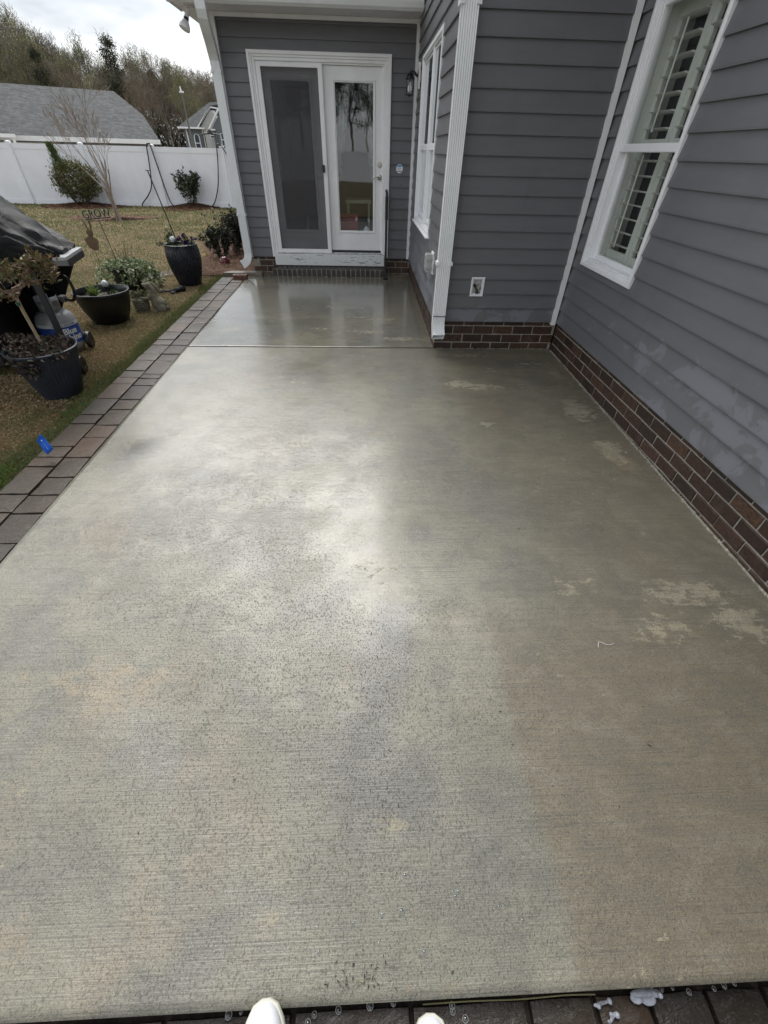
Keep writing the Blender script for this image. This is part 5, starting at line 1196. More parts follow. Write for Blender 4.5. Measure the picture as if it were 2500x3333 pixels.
for i in range(rows + 1):
    x_ = -1.85 + 1.745 * i / rows                    # from far left to over the shelf
    tx = min(1, max(0, (x_ + .74) / .62))           # 0 on the hood, 1 at the shelf end
    ztop = 1.64 - .685 * (tx ** .66); hood = 1.64 if tx <= 0 else ztop
    yf = -.045 + .05 * tx; yb = .88 - .40 * tx; zb = .60 + .31 * tx ** .6
    for j in range(cols + 1):
        s_ = j / cols; a = math.pi * s_
        y_ = (yf + yb) / 2 - (yb - yf) / 2 * math.copysign(abs(math.cos(a)) ** .55, math.cos(a)); z_ = zb + (hood - zb) * (abs(math.sin(a)) ** (.5))
        wr = (vnoise(np.array(x_ * 1.0 + 7), np.array(s_ * 2.2 + 3 + x_), 3.1, 8) - .5) * .075 + (vnoise(np.array(x_ + 9), np.array(s_ * 3 + 1 - x_ * 1.6), 8, 9) - .5) * .035
        fold = .018 * abs(math.sin(x_ * 9 + s_ * 7)) ** 4
        y_ += float(wr) * (-1 if s_ < .5 else 1) * .7; z_ += float(wr) * .9 - fold
        P.append((x_ + float(wr) * .3, y_, z_))
F_ = [(i * (cols + 1) + j, (i + 1) * (cols + 1) + j, (i + 1) * (cols + 1) + j + 1, i * (cols + 1) + j + 1) for i in range(rows) for j in range(cols)]
mb = MB(); mb.add(P, F_); mb.add([P[-(cols + 1) + j] for j in range(cols + 1)], [tuple(range(cols + 1))]); o = mb.build('cover', MA['vinyl'], gr, smooth=True)
mb = MB(); mb.prism([(-.30, .86, .90), (-.31, .86, .74), (-.66, .86, .24), (-.72, .86, .12), (-.98, .86, .12), (-.98, .86, .90)], (0, .05, 0)); mb.build('rear_drape', MA['vinyl'], gr)
mb = MB(); mb.tube([(-.22, .30, .955), (-.12, .22, .952)], .016, 12); tag(mb.build('steel_handle', MA['steel'], smooth=True), 'short steel tube lying on the grill shelf at the hem of the cover', 'tube'); bpy.data.objects['steel_handle'].matrix_world = Matrix.Translation((-2.28, 3.83, 0)) @ Matrix.Rotation(R(13), 4, 'Z')
# gas bottle
tk = thing('gas_bottle', 'grey Blue Rhino propane bottle with blue label standing beside the grill leg', 'gas bottle', (-3.01, 4.35, .014))
tk['label'] = 'grey propane bottle with white lettering on a blue label beside the grill leg'
MA['tankpaint'] = plain('grey_tank_paint', (.34, .35, .36), .35, .12, 14, .15, 60, metal=.1)
RT = .172
mb = MB(); mb.lathe([(.120, 0), (.125, .002), (.125, .03), (.14, .035), (.158, .05), (RT - .004, .075), (RT, .10), (RT, .29), (RT - .006, .315), (.150, .345), (.125, .368), (.09, .385), (.03, .392), (0, .393)], 48); mb.build('tank', MA['tankpaint'], tk, smooth=True)
mb = MB()
P = []
for k in range(33):
    a = R(-250) + R(290) * k / 32; z1 = .505 - (.03 if 10 < k < 22 else 0)
    P += [(.088 * math.cos(a), .088 * math.sin(a), .375), (.094 * math.cos(a), .094 * math.sin(a), z1)]
mb.add(P, [(2 * i, 2 * i + 2, 2 * i + 3, 2 * i + 1) for i in range(32)]); o = mb.build('collar', MA['tankpaint'], tk, smooth=True); m = o.modifiers.new('s', 'SOLIDIFY'); m.thickness = .006
mb = MB(); mb.tube([(0, 0, .39), (0, 0, .45)], .016, 12); mb.tube([(0, 0, .43), (.06, -.02, .445)], .014, 12); mb.tube([(.06, -.02, .445), (.10, -.03, .45)], .026, 12); mb.tube([(0, 0, .45), (0, 0, .475)], .022, 10); mb.build('valve', plain('valve_metal', (.30, .29, .27), .4, metal=.7), tk, smooth=True)
def band(r, z0, z1, a0, a1, name, mat):
    P = []; n = 40
    for k in range(n + 1): a = a0 + (a1 - a0) * k / n; P += [(r * math.cos(a), r * math.sin(a), z0), (r * math.cos(a), r * math.sin(a), z1)]
    mb = MB(); mb.add(P, [(2 * i, 2 * i + 2, 2 * i + 3, 2 * i + 1) for i in range(n)]); return mb.build(name, mat, tk, smooth=True)
band(RT + .0012, .105, .262, R(-150), R(20), 'blue_label', plain('label_blue', (.02, .07, .30), .35, .25, 20))
band(RT + .0012, .263, .292, R(-150), R(20), 'white_label', plain('label_white', (.62, .64, .66), .4, .08, 30))
wl = plain('label_lettering', (.80, .80, .80), .4); dl = plain('label_small_print', (.03, .06, .18), .4)
def bender(ac, zc, r, tilt=0):
    def f(co):
        x_, y_ = co.x, co.y + co.x * tilt; a = ac + x_ / r; return Vector(((r + co.z) * math.cos(a), (r + co.z) * math.sin(a), zc + y_))
    return f
text_mesh('lettering', 'Blue', .075, .0016, wl, tk, None, fontw=1.02, offset=.0022, bend=bender(R(-30), .218, RT + .002, .04))
text_mesh('lettering', 'Rhino', .075, .0016, wl, tk, None, fontw=1.02, offset=.0022, bend=bender(R(-26), .158, RT + .002, .04))
text_mesh('lettering', 'DELIVERY  &  FIND A STORE', .017, .001, dl, tk, None, offset=.0004, bend=bender(R(-40), .277, RT + .002))
t = thing('gas_hose', 'black gas hose looping from the propane bottle up to the grill', 'hose')
pts = [(-2.66, 4.2, .72), (-2.635, 4.2, .70), (-2.622, 4.2, .645), (-2.626, 4.2, .587), (-2.66, 4.22, .535), (-2.72, 4.26, .505), (-2.80, 4.32, .50), (-2.89, 4.38, .475)]
def smoothpath(p, k=5):
    p = [Vector(q) for q in p]; out_ = []
    for i in range(len(p) - 1):
        a, b, c, d = p[max(i - 1, 0)], p[i], p[i + 1], p[min(i + 2, len(p) - 1)]
        for j in range(k):
            u = j / k; out_.append(.5 * ((2 * b) + (c - a) * u + (2 * a - 5 * b + 4 * c - d) * u * u + (3 * b - a - 3 * c + d) * u ** 3))
    return out_ + [p[-1]]
mb = MB(); mb.tube(smoothpath(pts), .0125, 10); mb.build('tube', MA['black'], t, smooth=True)
mb = MB(); mb.tube([(-2.815, 4.325, .50), (-2.87, 4.37, .485)], .024, 12); mb.lathe([(.035, -.012), (.04, 0), (.035, .018), (.012, .026), (0, .028)], 16, (-2.85, 4.35, .505)); mb.build('regulator', plain('regulator_grey', (.16, .17, .17), .4), t, smooth=True)

# odds and ends on the lawn
for lab, el in (('crumpled black garden glove on the lawn near the pavers, the larger of the pair', [((-2.64, 6.50, .085), (.07, .045, .032), (0, R(-12), R(-10))), ((-2.575, 6.53, .095), (.045, .05, .040), (0, R(30), 0)), ((-2.68, 6.44, .068), (.05, .022, .014), (0, 0, R(30))), ((-2.66, 6.40, .064), (.045, .014, .010), (0, 0, R(10)))]),
                ('flat black garden glove with its fingers towards the gas bottle, the smaller of the pair', [((-2.79, 6.52, .068), (.065, .035, .016), (0, 0, R(20))), ((-2.86, 6.49, .062), (.05, .012, .010), (0, 0, R(-10))), ((-2.85, 6.46, .062), (.05, .011, .010), (0, 0, R(15)))])):
    tag(remesh_blob('garden_glove', el, .005, MA['vinyl'], None, 3), lab, 'glove')
t = thing('black_mat', 'flat black board with white spots lying on the lawn behind the ivy planter', 'mat')
mb = MB(); mb.hexa([(-3.50, 7.28, .052), (-3.29, 7.10, .052), (-2.98, 7.66, .056), (-3.2, 7.80, .056), (-3.50, 7.28, .070), (-3.29, 7.10, .070), (-2.98, 7.66, .074), (-3.2, 7.80, .074)]); mb.build('board', plain('black_rubber', (.025, .026, .027), .5, .3, 10), t)
mb = MB()
for (x_, y_) in ((-3.30, 7.20), (-3.235, 7.26), (-3.13, 7.46), (-3.085, 7.5)): mb.box(x_ - .014, x_ + .014, y_ - .014, y_ + .016, .0715, .075)
mb.build('white_spot', MA['whitepaint'], t)
mb = MB(); mb.lathe([(.086 * math.sin(a), -.086 * math.cos(a)) for a in [math.pi * i / 16 for i in range(17)]], 28, (-2.385, 8.16, .135)); mb.lathe([(.012, 0), (.014, .02), (.006, .028), (0, .03)], 10, (-2.385, 8.16, .215))
tag(mb.build('gazing_ball', plain('dark_red_glass', (.09, .012, .016), .12, .25, 20), smooth=True), 'dark red glass ball in the pine straw under the shrub', 'ornament ball')
mb = MB(); mb.tube(smoothpath([(-3.22, 9.0, .065), (-3.08, 8.93, .07), (-3.01, 8.98, .075), (-3.0, 9.1, .075), (-3.06, 9.18, .07), (-3.14, 9.17, .07), (-3.0, 9.28, .07), (-2.9, 9.42, .065)]), .008, 6)
tag(mb.build('garden_hose', plain('yellow_hose', (.55, .45, .12), .5), smooth=True), 'bit of pale yellow garden hose lying in the pine straw', 'hose')
# marking flag
t = thing('marking_flag', 'small blue marking flag leaning over the outer pavers', 'flag')
mb = MB(); P = []
A_, B_, C_, D_ = [Vector(q) for q in ((-2.057, 2.35, .221), (-2.020, 2.35, .118), (-2.080, 2.35, .070), (-2.106, 2.35, .165))]
A_, B_, C_, D_ = A_, B_, C_, D_
for i in range(9):
    for j in range(5):
        u, v = i / 8, j / 4; p = A_.lerp(B_, u).lerp(D_.lerp(C_, u), v); P.append((p.x, p.y + .006 * math.sin(u * 5 + v), p.z))
mb.add(P, [(i * 5 + j, (i + 1) * 5 + j, (i + 1) * 5 + j + 1, i * 5 + j + 1) for i in range(8) for j in range(4)]); o = mb.build('flag', plain('blue_plastic', (.008, .12, .62), .4, .1), t, smooth=True); m = o.modifiers.new('s', 'SOLIDIFY'); m.thickness = .0012
mb = MB(); mb.tube([A_ + Vector((.002, 0, .004)), D_, Vector((-2.16, 2.38, .09)), Vector((-2.225, 2.42, -.02))], .0014, 5); mb.build('wire', MA['steel'], t)
mb = MB(); ux = (B_ - A_).normalized(); vx = (D_ - A_).normalized(); o_ = Vector((0, -.0016, 0))
for (u, w_, vv) in [(.2, .10, .48)] + [(.34 + .055 * k, .035, .50) for k in range(9)]:
    p = A_.lerp(B_, u).lerp(D_.lerp(C_, u), vv) + o_; yy = .006 * math.sin(u * 5 + vv); p.y += yy
    mb.add([p - vx * .0022 * (3 if w_ > .05 else 1), p + ux * w_ * .11 - vx * .0022 * (3 if w_ > .05 else 1), p + ux * w_ * .11 + vx * .0022 * (3 if w_ > .05 else 1), p + vx * .0022 * (3 if w_ > .05 else 1)], [(0, 1, 2, 3)])
mb.build('flag_print', wl, t)
# timber and cored brick at the end of the border
def woodmat():
    m = MT('weathered_timber'); n = m.noise(12, 5, .6, mscale=(.6, 6, 6)); m.set(Base_Color=m.ramp(n, [(.3, (.08, .07, .055)), (.7, (.23, .20, .165))]), Roughness=.55, Normal=m.bump(n, .4, .003)); return m.m
wm = woodmat()
mb = MB(); mb.hexa([(-2.20, 7.285, .088), (-1.60, 7.265, .100), (-1.60, 7.41, .103), (-2.12, 7.43, .09), (-2.195, 7.285, .150), (-1.60, 7.265, .155), (-1.60, 7.405, .157), (-2.115, 7.425, .152)]); o = mb.build('timber_offcut', wm); m = o.modifiers.new('b', 'BEVEL'); m.width = .004; m.segments = 2
tag(o, 'weathered timber offcut under the corner downspout', 'timber')
mb = MB(); x0_, x1_, y0_, y1_ = -1.995, -1.795, 7.075, 7.172
for a, b in ((x0_, x0_ + .030), (x0_ + .0617, x0_ + .0767), (x0_ + .1233, x0_ + .1383), (x1_ - .030, x1_)): mb.box(a, b, y0_, y1_, .104, .160)
for a, b in ((y0_, y0_ + .020), (y0_ + .0430, y0_ + .0540), (y1_ - .020, y1_)): mb.box(x0_ + .001, x1_ - .001, a + .0003, b - .0003, .1035, .1597)
mb.box(x0_ + .002, x1_ - .002, y0_ + .002, y1_ - .002, .104, .112)
tag(mb.build('loose_brick', MA['brick_loose']), 'loose cored red brick resting against the timber offcut', 'brick')

# black cables hanging over the fence posts, and an arbor beyond
for k, (pts, lab) in enumerate((([(-7.75, 20.2, 1.65), (-7.815, 20.10, 1.607), (-7.881, 20.08, 1.12), (-8.011, 20.06, .48), (-8.241, 20.05, .166), (-8.517, 20.05, -.065), (-8.575, 20.04, -.17)], 'black hose hanging from the middle fence post and curling left to the ground'),
                  ([(-7.74, 20.2, 1.655), (-7.684, 20.10, 1.61), (-7.615, 20.08, 1.042), (-7.543, 20.06, .444), (-7.464, 20.05, 0.0), (-7.336, 20.04, -.19)], 'black hose running down the right side of the middle fence post'),
                  ([(-5.19, 20.2, 1.65), (-5.31, 20.09, 1.657), (-5.387, 20.07, 1.167), (-5.532, 20.06, .524), (-5.736, 20.05, .073), (-5.935, 20.04, -.16)], 'black hose hanging left of the fence post by the downspout'),
                  ([(-5.17, 20.18, 1.66), (-5.12, 20.09, 1.60), (-4.97, 20.07, 1.34), (-4.8, 20.07, 1.05)], 'short black hose slanting right off the fence post by the downspout'))):
    mb = MB(); mb.tube(smoothpath(pts), .020, 8); tag(mb.build('irrigation_hose', MA['black'], smooth=True), lab, 'hose')
t = thing('garden_arbor', 'black metal garden arbor with a wing shaped top behind the fence', 'arbor')
mb = MB()
for x_ in (-5.99, -5.92, -5.53, -5.46): mb.tube([(x_, 20.9, -.2), (x_ + .02, 20.9, 1.95)], .017, 6)
mb.build('posts', MA['blackmetal'], t)
mb = MB(); mb.tube([(-6.12, 20.9, 1.93), (-5.93, 20.9, 1.965), (-5.7, 20.9, 1.985), (-5.47, 20.9, 1.965), (-5.28, 20.9, 1.92)], [.008, .022, .026, .022, .008], 8)
for x_ in (-5.95, -5.5): mb.tube([(x_, 20.9, 1.96), (x_ + .04, 20.9, 2.08)], .012, 6)
mb.lathe([(.10, 0), (.09, .06), (.05, .11), (.01, .14), (0, .15)], 14, (-5.69, 20.9, 1.98)); mb.build('top', MA['blackmetal'], t)

# ================================================================== NEIGHBOURS
MA['farsiding'] = plain('pale_grey_siding', (.20, .21, .23), .7, .08, 2, .3, 12, mscale=(.1, .1, 9)); MA['farwindow'] = plain('far_window_glass', (.06, .08, .10), .1, .2, 2)
MA['farsiding2'] = plain('blue_grey_siding', (.13, .145, .165), .7, .08, 2, .3, 12, mscale=(.1, .1, 9)); MA['farlight'] = plain('pale_gable_siding', (.46, .47, .46), .7, .08, 2)
hl = thing('neighbour_house', 'low house with a broad grey shingled roof behind the fence at the left', 'house', (-11.65, 32, 0), R(30))
# local frame: -x runs along the eave to the left, +y away
mb = MB(); zt = lambda d: 1.87 + d * .3445
P = [(0, -.0, 1.87), (0, 3.2, zt(3.2)), (-.82, 6.5, 4.11), (0, 9.8, zt(3.2)), (0, 13, 1.87), (-26, 13, 1.87), (-26, 9.8, zt(3.2)), (-25.2, 6.5, 4.11), (-26, 3.2, zt(3.2)), (-26, 0, 1.87)]
mb.add([(x, y, z) for x, y, z in P] + [(x, y, z - .08) for x, y, z in P], [(0, 1, 2, 7, 8, 9), (2, 3, 4, 5, 6, 7), (1, 3, 2), (6, 8, 7), (10, 19, 18, 17, 12, 11), (12, 17, 16, 15, 14, 13), (0, 9, 19, 10), (4, 14, 15, 5), (0, 10, 11, 1), (3, 13, 14, 4), (1, 11, 13, 3), (9, 8, 18, 19), (6, 5, 15, 16)])
rf = mb.build('roof', MA['shingle'], hl)
mb = MB(); mb.tube([(-9.5, 3.0, 2.85), (-9.5, 3.0, 3.25)], .05, 8); mb.build('vent_pipe', MA['black'], rf)
mb = MB(); mb.tube([(.05, 6.5, 0), (.05, 6.5, 0.01)], .01, 4); 
mb = MB(); mb.box(-26, 0.02, -.10, -.005, 1.66, 1.86); mb.build('gutter', MA['whitepaint'], hl)
mb = MB(); mb.box(-25.6, -.4, .35, 12.6, -.5, 1.75); mb.build('wall', MA['farsiding'], hl)
mb = MB(); mb.prism([(-.38, .36, 1.75), (-.38, 12.6, 1.75), (-.38, 9.8, 2.85), (-.38, 3.2, 2.85)], (.03, 0, 0)); mb.build('gable_wall', MA['farsiding'], hl)
mb = MB(); mb.box(-.46, -.34, .28, .36, -.5, 1.75); mb.build('downspout', MA['whitepaint'], hl)
mb = MB(); mb.box(-7.5, -5.6, .34, .36, 1.1, 1.6); mb.build('eave_vent', MA['whitepaint'], hl)
hp = thing('side_porch', 'corner of a low shingled porch roof with white edge above the fence at far left', 'porch', (-16.9, 27.5, 0), R(20))
mb = MB(); mb.hexa([(-6, 0, 1.86), (.1, 0, 1.86), (-1.2, 3, 3.1), (-6, 3, 3.1), (-6, 0, 1.92), (.1, 0, 1.92), (-1.2, 3, 3.16), (-6, 3, 3.16)]); mb.build('roof', MA['shingle'], hp)
mb = MB(); mb.box(-6, .1, -.08, -.003, 1.76, 1.90); mb.box(-.1, 0, .0, .1, -.4, 1.86); mb.build('trim', MA['whitepaint'], hp)
hr = thing('neighbour_house', 'two toned gabled house with white trim partly hidden by the corner downspout', 'house', (0, 60, 0))
zb = -.35
mb = MB(); mb.box(-19.15, -10, .3, 10, zb, 3.2); mb.build('wall', MA['farsiding2'], hr)
mb = MB(); P = [(-19.55, 0, 3.15), (-16.85, 4, 5.3), (-8, 4, 5.3), (-8, 0, 3.15), (-19.55, 9.5, 3.15)]
mb.add(P, [(0, 1, 2, 3), (0, 4, 1)]); mb.add([(-19.55, 9.5, 3.15), (-8, 9.5, 3.15), (-8, 4, 5.3), (-16.85, 4, 5.3)], [(0, 1, 2, 3)]); mb.build('roof', MA['shingle'], hr)
mb = MB(); mb.box(-19.6, -17.0, -.12, 0, 3.02, 3.16); mb.box(-19.6, -19.5, -.1, 9.5, 3.02, 3.16); mb.build('gutter', MA['whitepaint'], hr)
mb = MB(); mb.prism([(-17.0, -.6, zb), (-14.9, -.6, zb), (-14.9, -.6, 3.2), (-15.55, -.6, 4.45), (-15.75, -.6, 4.45), (-17.0, -.6, 3.2)], (0, .9, 0)); mb.build('bay_wall', MA['farlight'], hr)
mb = MB(); mb.prism([(-15.6, -1.5, zb), (-12.4, -1.5, zb), (-12.4, -1.5, 3.1), (-14.0, -1.5, 4.9), (-15.6, -1.5, 3.1)], (0, 1.4, 0)); mb.build('wing_wall', MA['farsiding2'], hr)
mb = MB()
def rake(a, b, y, w=.13): 
    d = Vector((b[0] - a[0], 0, b[1] - a[1])).normalized(); n = Vector((-d.z, 0, d.x)); 
    if n.z < 0: n = -n
    A = Vector((a[0], y, a[1])); B = Vector((b[0], y, b[1])); mb.prism([A, B, B + n * w, A + n * w], (0, .25, 0))
rake((-17.25, 3.05), (-15.65, 4.62), -.8); rake((-15.65, 4.62), (-14.6, 4.5), -.8, .10); rake((-15.9, 2.95), (-14.0, 5.1), -1.7); rake((-14.0, 5.1), (-12.1, 2.95), -1.7)
mb.box(-17.35, -16.6, -.85, -.55, 3.0, 3.1); mb.box(-15.95, -15.3, -1.72, -1.45, 2.9, 3.0); mb.build('rake_trim', MA['whitepaint'], hr)
mb = MB(); mb.prism([(-17.1, -.9, 3.16), (-15.65, -.9, 4.74), (-15.65, 3.5, 5.1), (-17.1, 0, 3.2)], (0, 0, .03)); mb.build('gable_roof', MA['shingle'], hr)
mb = MB(); mb.tube([(-18.85, -.0 + .25, 3.1), (-18.75, .25, zb)], .06, 6); mb.build('downspout', MA['whitepaint'], hr)
def farwin(x, z0, z1, y, w=.5, arch=True):
    mb = MB(); P = [(x - w / 2, y, z0), (x + w / 2, y, z0), (x + w / 2, y, z1)] + ([(x + w / 2 * math.cos(a), y, z1 + w / 2 * math.sin(a)) for a in [math.pi * i / 8 for i in range(1, 8)]] if arch else []) + [(x - w / 2, y, z1)]
    mb.prism(P, (0, .05, 0)); wo = mb.build('window', MA['whitepaint'], hr)
    k = .72; mb = MB(); zc = z0 + .06
    mb.prism([(x + (q[0] - x) * k, y - .012, zc + (q[2] - z0) * .92) for q in P], (0, .02, 0)); mb.build('pane', MA['farwindow'], wo)
    mb = MB(); mb.box(x - w / 2, x + w / 2, y - .03, y - .01, (z0 + z1) / 2 - .03, (z0 + z1) / 2 + .03); mb.build('window_bar', MA['whitepaint'], wo)
farwin(-17.9, 1.45, 2.35, .25, .62); farwin(-15.95, 2.3, 2.75, -.66, .5); farwin(-14.65, 1.7, 2.7, -1.56, .5, False)
t = thing('lamp_post', 'thin grey street lamp post with a small white head in front of the woods', 'street lamp', (-13.83, 45, 0))
mb = MB(); mb.tube([(0, 0, -.35), (.02, 0, 4.7)], [.09, .05], 8); mb.build('pole', plain('galvanised_pole', (.16, .15, .14), .7), t)
mb = MB(); mb.box(-.12, .16, -.1, .1, 4.66, 4.76); mb.tube([(.0, 0, 4.76), (-.03, 0, 5.0)], .05, 6); mb.build('lamp_head', MA['whitepaint'], t)

# ================================================================== WOODS
BROWN = [(.20, .17, .135), (.25, .215, .17), (.15, .125, .10)]
def tree_protos():
    P = []
    kinds = [('bare', [(.21, .20, .13), (.17, .145, .11), (.23, .21, .17)], .6), ('bare', BROWN + [(.15, .12, .08)], .3), ('budding', [(.34, .38, .10), (.24, .28, .09), (.38, .40, .14), (.19, .19, .10)], 1.1), ('budding', [(.22, .26, .10), (.26, .29, .12), (.18, .18, .10)], 1.0),
             ('rusty', [(.24, .14, .07), (.19, .12, .07), (.14, .10, .06)], .7), ('conifer', [(.030, .045, .022), (.045, .06, .03), (.02, .03, .018)], 1.6), ('conifer', [(.035, .05, .025), (.05, .065, .03), (.06, .055, .03)], 1.2)]
    for ki, (kind, cols, dens) in enumerate(kinds):
        rr = random.Random(100 + ki); g = np.random.default_rng(100 + ki); segs = []; tips = []
        H_ = 15.0
        trunk = [Vector((0, 0, 0))]
        for i in range(8): trunk.append(trunk[-1] + Vector((rr.uniform(-.12, .12), rr.uniform(-.12, .12), H_ * .9 / 8)))
        segs.append((trunk, [.17 - .14 * i / 8 for i in range(9)]))
        if kind == 'conifer':
            for i in range(60):
                z = H_ * (.30 + .68 * rr.random()); a = rr.uniform(0, 6.28); w_ = (1 - z / H_) * 3.4 + .5
                j = min(7, int(z / H_ / .9 * 8)); p = trunk[j].lerp(trunk[j + 1], .5); p = Vector((p.x, p.y, min(z, H_ * .93)))
                q = p + Vector((math.cos(a) * w_, math.sin(a) * w_, rr.uniform(-.3, .5))); segs.append(([p, p.lerp(q, .5) + Vector((0, 0, .1)), q], [.04, .03, .012])); 
                for _ in range(5): tips.append((p.lerp(q, rr.uniform(.35, 1)), None))
            n = int(5200 * dens / 1.4); ti = g.integers(0, len(tips), n); C = np.array([tuple(tips[k][0]) for k in ti]) + g.normal(0, .28, (n, 3))
            lm = (C, .30, .10)
        else:
            for i in range(17):
                z = rr.uniform(.28, .98) ; j = min(7, int(z * 8)); p = trunk[j].lerp(trunk[j + 1], z * 8 - j) if j < 8 else trunk[-1]; a = rr.uniform(0, 6.28)
                grow(rr, p, (math.cos(a) * .62, math.sin(a) * .62, 1.0), H_ * (.26 - .15 * z) * rr.uniform(.8, 1.2) + .5, .055 * (1.2 - z), 3, segs, tips, spread=.42, ratio=.68, up=.22, kids=(2, 3), wig=.10, nseg=3)
            n = int(2600 * dens); ti = g.integers(0, len(tips), n); C = np.array([tuple(tips[k][0]) for k in ti]) + g.normal(0, .34, (n, 3)); lm = (C, .20, .10)
        mb = MB()
        for pts, rs in segs: mb.tube(pts, [max(q, .014) for q in rs], 5 if rs[0] > .1 else 3, cap=False)
        tm = mb.build('trunk', MA['farbark']); C, ln, wd = lm; V, F_, c = leaves(C, ln, wd, np.array(cols), g, up=.3)
        # fine twigs as slender slivers
        n = 1700 if kind != 'conifer' else 300; ti = g.integers(0, len(tips), n); C2 = np.array([tuple(tips[k][0]) for k in ti]) + g.normal(0, .4, (n, 3)); V2, F2, c2 = leaves(C2, .75, .018, np.array(BROWN), g, up=1.4, fold=0)
        zm = max(np.percentile(V[:, 2], 98), np.percentile(V2[:, 2], 96)) / 15.0; V[:, 2] /= zm; V2[:, 2] /= zm
        for v_ in tm.data.vertices: v_.co.z /= zm
        cm = np_mesh('crown', np.concatenate([V, V2]), np.concatenate([F_, F2 + len(V)]), MA['treeleaf'], colors=np.concatenate([c, c2]))
        P.append((kind, tm.data, cm.data)); bpy.data.objects.remove(tm); bpy.data.objects.remove(cm)
    return P
MA['treeleaf'] = leafmat('tree_leaf', .8, .3, [(0, (.75, .75, .75)), (.5, (1, 1, 1)), (1, (1.3, 1.25, 1.15))])
PR = tree_protos()
TL = dict(bare='bare grey brown hardwood in the woods behind the neighbouring houses', budding='hardwood with fresh yellow green buds in the woods behind the neighbouring houses', rusty='hardwood with rust brown buds in the woods behind the neighbouring houses', conifer='dark evergreen among the bare trees of the woods')
def plant(kind_i, x, y, h, label=None, group=True):
    if group == 'x': group = None; gp = 'bare trees behind the camera'
    else: gp = None
    kind, tm, cm = PR[kind_i]; t = thing('%s_tree' % kind, label or TL[kind], 'tree', (x, y, -.5), random.uniform(0, 6.28), ('%s trees of the far woods' % kind) if group else gp)
    s_ = h / 15.0; t.scale = (s_ * random.uniform(.85, 1.15), s_ * random.uniform(.85, 1.15), s_)
    for nm, me in (('trunk', tm), ('crown', cm)): o = bpy.data.objects.new(nm, me); COL.objects.link(o); o.parent = t
ENV = [(-.9, .178), (-.60, .175), (-.5516, .166), (-.5173, .154), (-.505, .128), (-.491, .134), (-.46, .124), (-.4125, .119), (-.3865, .121), (-.34, .119), (-.3085, .112), (-.277, .108), (-.2547, .106), (0, .10)]
def env(r): return float(np.interp(r, [a for a, b in ENV], [b for a, b in ENV]))
rt = random.Random(77)
for row, (Y0, n, hs) in enumerate(((84, 26, .80), (93, 30, .90), (103, 34, .98))):
    for i in range(n):
        r = -.78 + .62 * (i + rt.uniform(.1, .9)) / n; y = Y0 + rt.uniform(-3, 3)
        h = (env(r) * y + 2.0) * hs * rt.uniform(.82, 1.04)
        kd = rt.choices([0, 1, 2, 3, 4, 5, 6], [4.5, 3.5, 3.5, 4.5, 1.2, .4, .5])[0]
        plant(kd, r * y, y, h)
plant(5, -.528 * 80, 80, 11.2, 'dark narrow evergreen standing out above the grey shingled roof at the left', False)
plant(6, -.410 * 82, 82, 12.6, 'tallest dark pine, rising above the ridge end of the low house', False)
plant(2, -.530 * 83, 84, 12.2, 'bright yellow green budding tree behind the dark evergreen at the left', False)
plant(2, -.305 * 78, 78, 9.3, 'bright yellow green budding tree left of the gabled house', False)
plant(4, -.385 * 76, 76, 8.2, 'rust brown tree right behind the ridge end of the low house', False)
for k in range(22): plant(rt.choice([0, 1, 2, 5]), -32 + k * 2.3 + rt.uniform(-1, 1), -50 + rt.uniform(-5, 5), rt.uniform(11, 16), 'bare tree across the yard behind the camera', 'x')
g = np.random.default_rng(91); n = 42000
y = g.uniform(96, 116, n); r = g.uniform(-.85, -.05, n); x = r * y; z = -.5 + 8.6 * g.random(n) ** 1.25 * (.75 + .5 * vnoise(r * 30, y * .1, 1, 3))
V, F_, c = leaves(np.stack([x, y, z], 1), 1.0, .16, np.array([(.085, .07, .05), (.06, .05, .038), (.10, .10, .055), (.07, .045, .03), (.05, .055, .03)]), g, up=1.2, fold=0)
tag(np_mesh('woodland_undergrowth', V, F_, MA['treeleaf'], colors=c), kind='stuff')

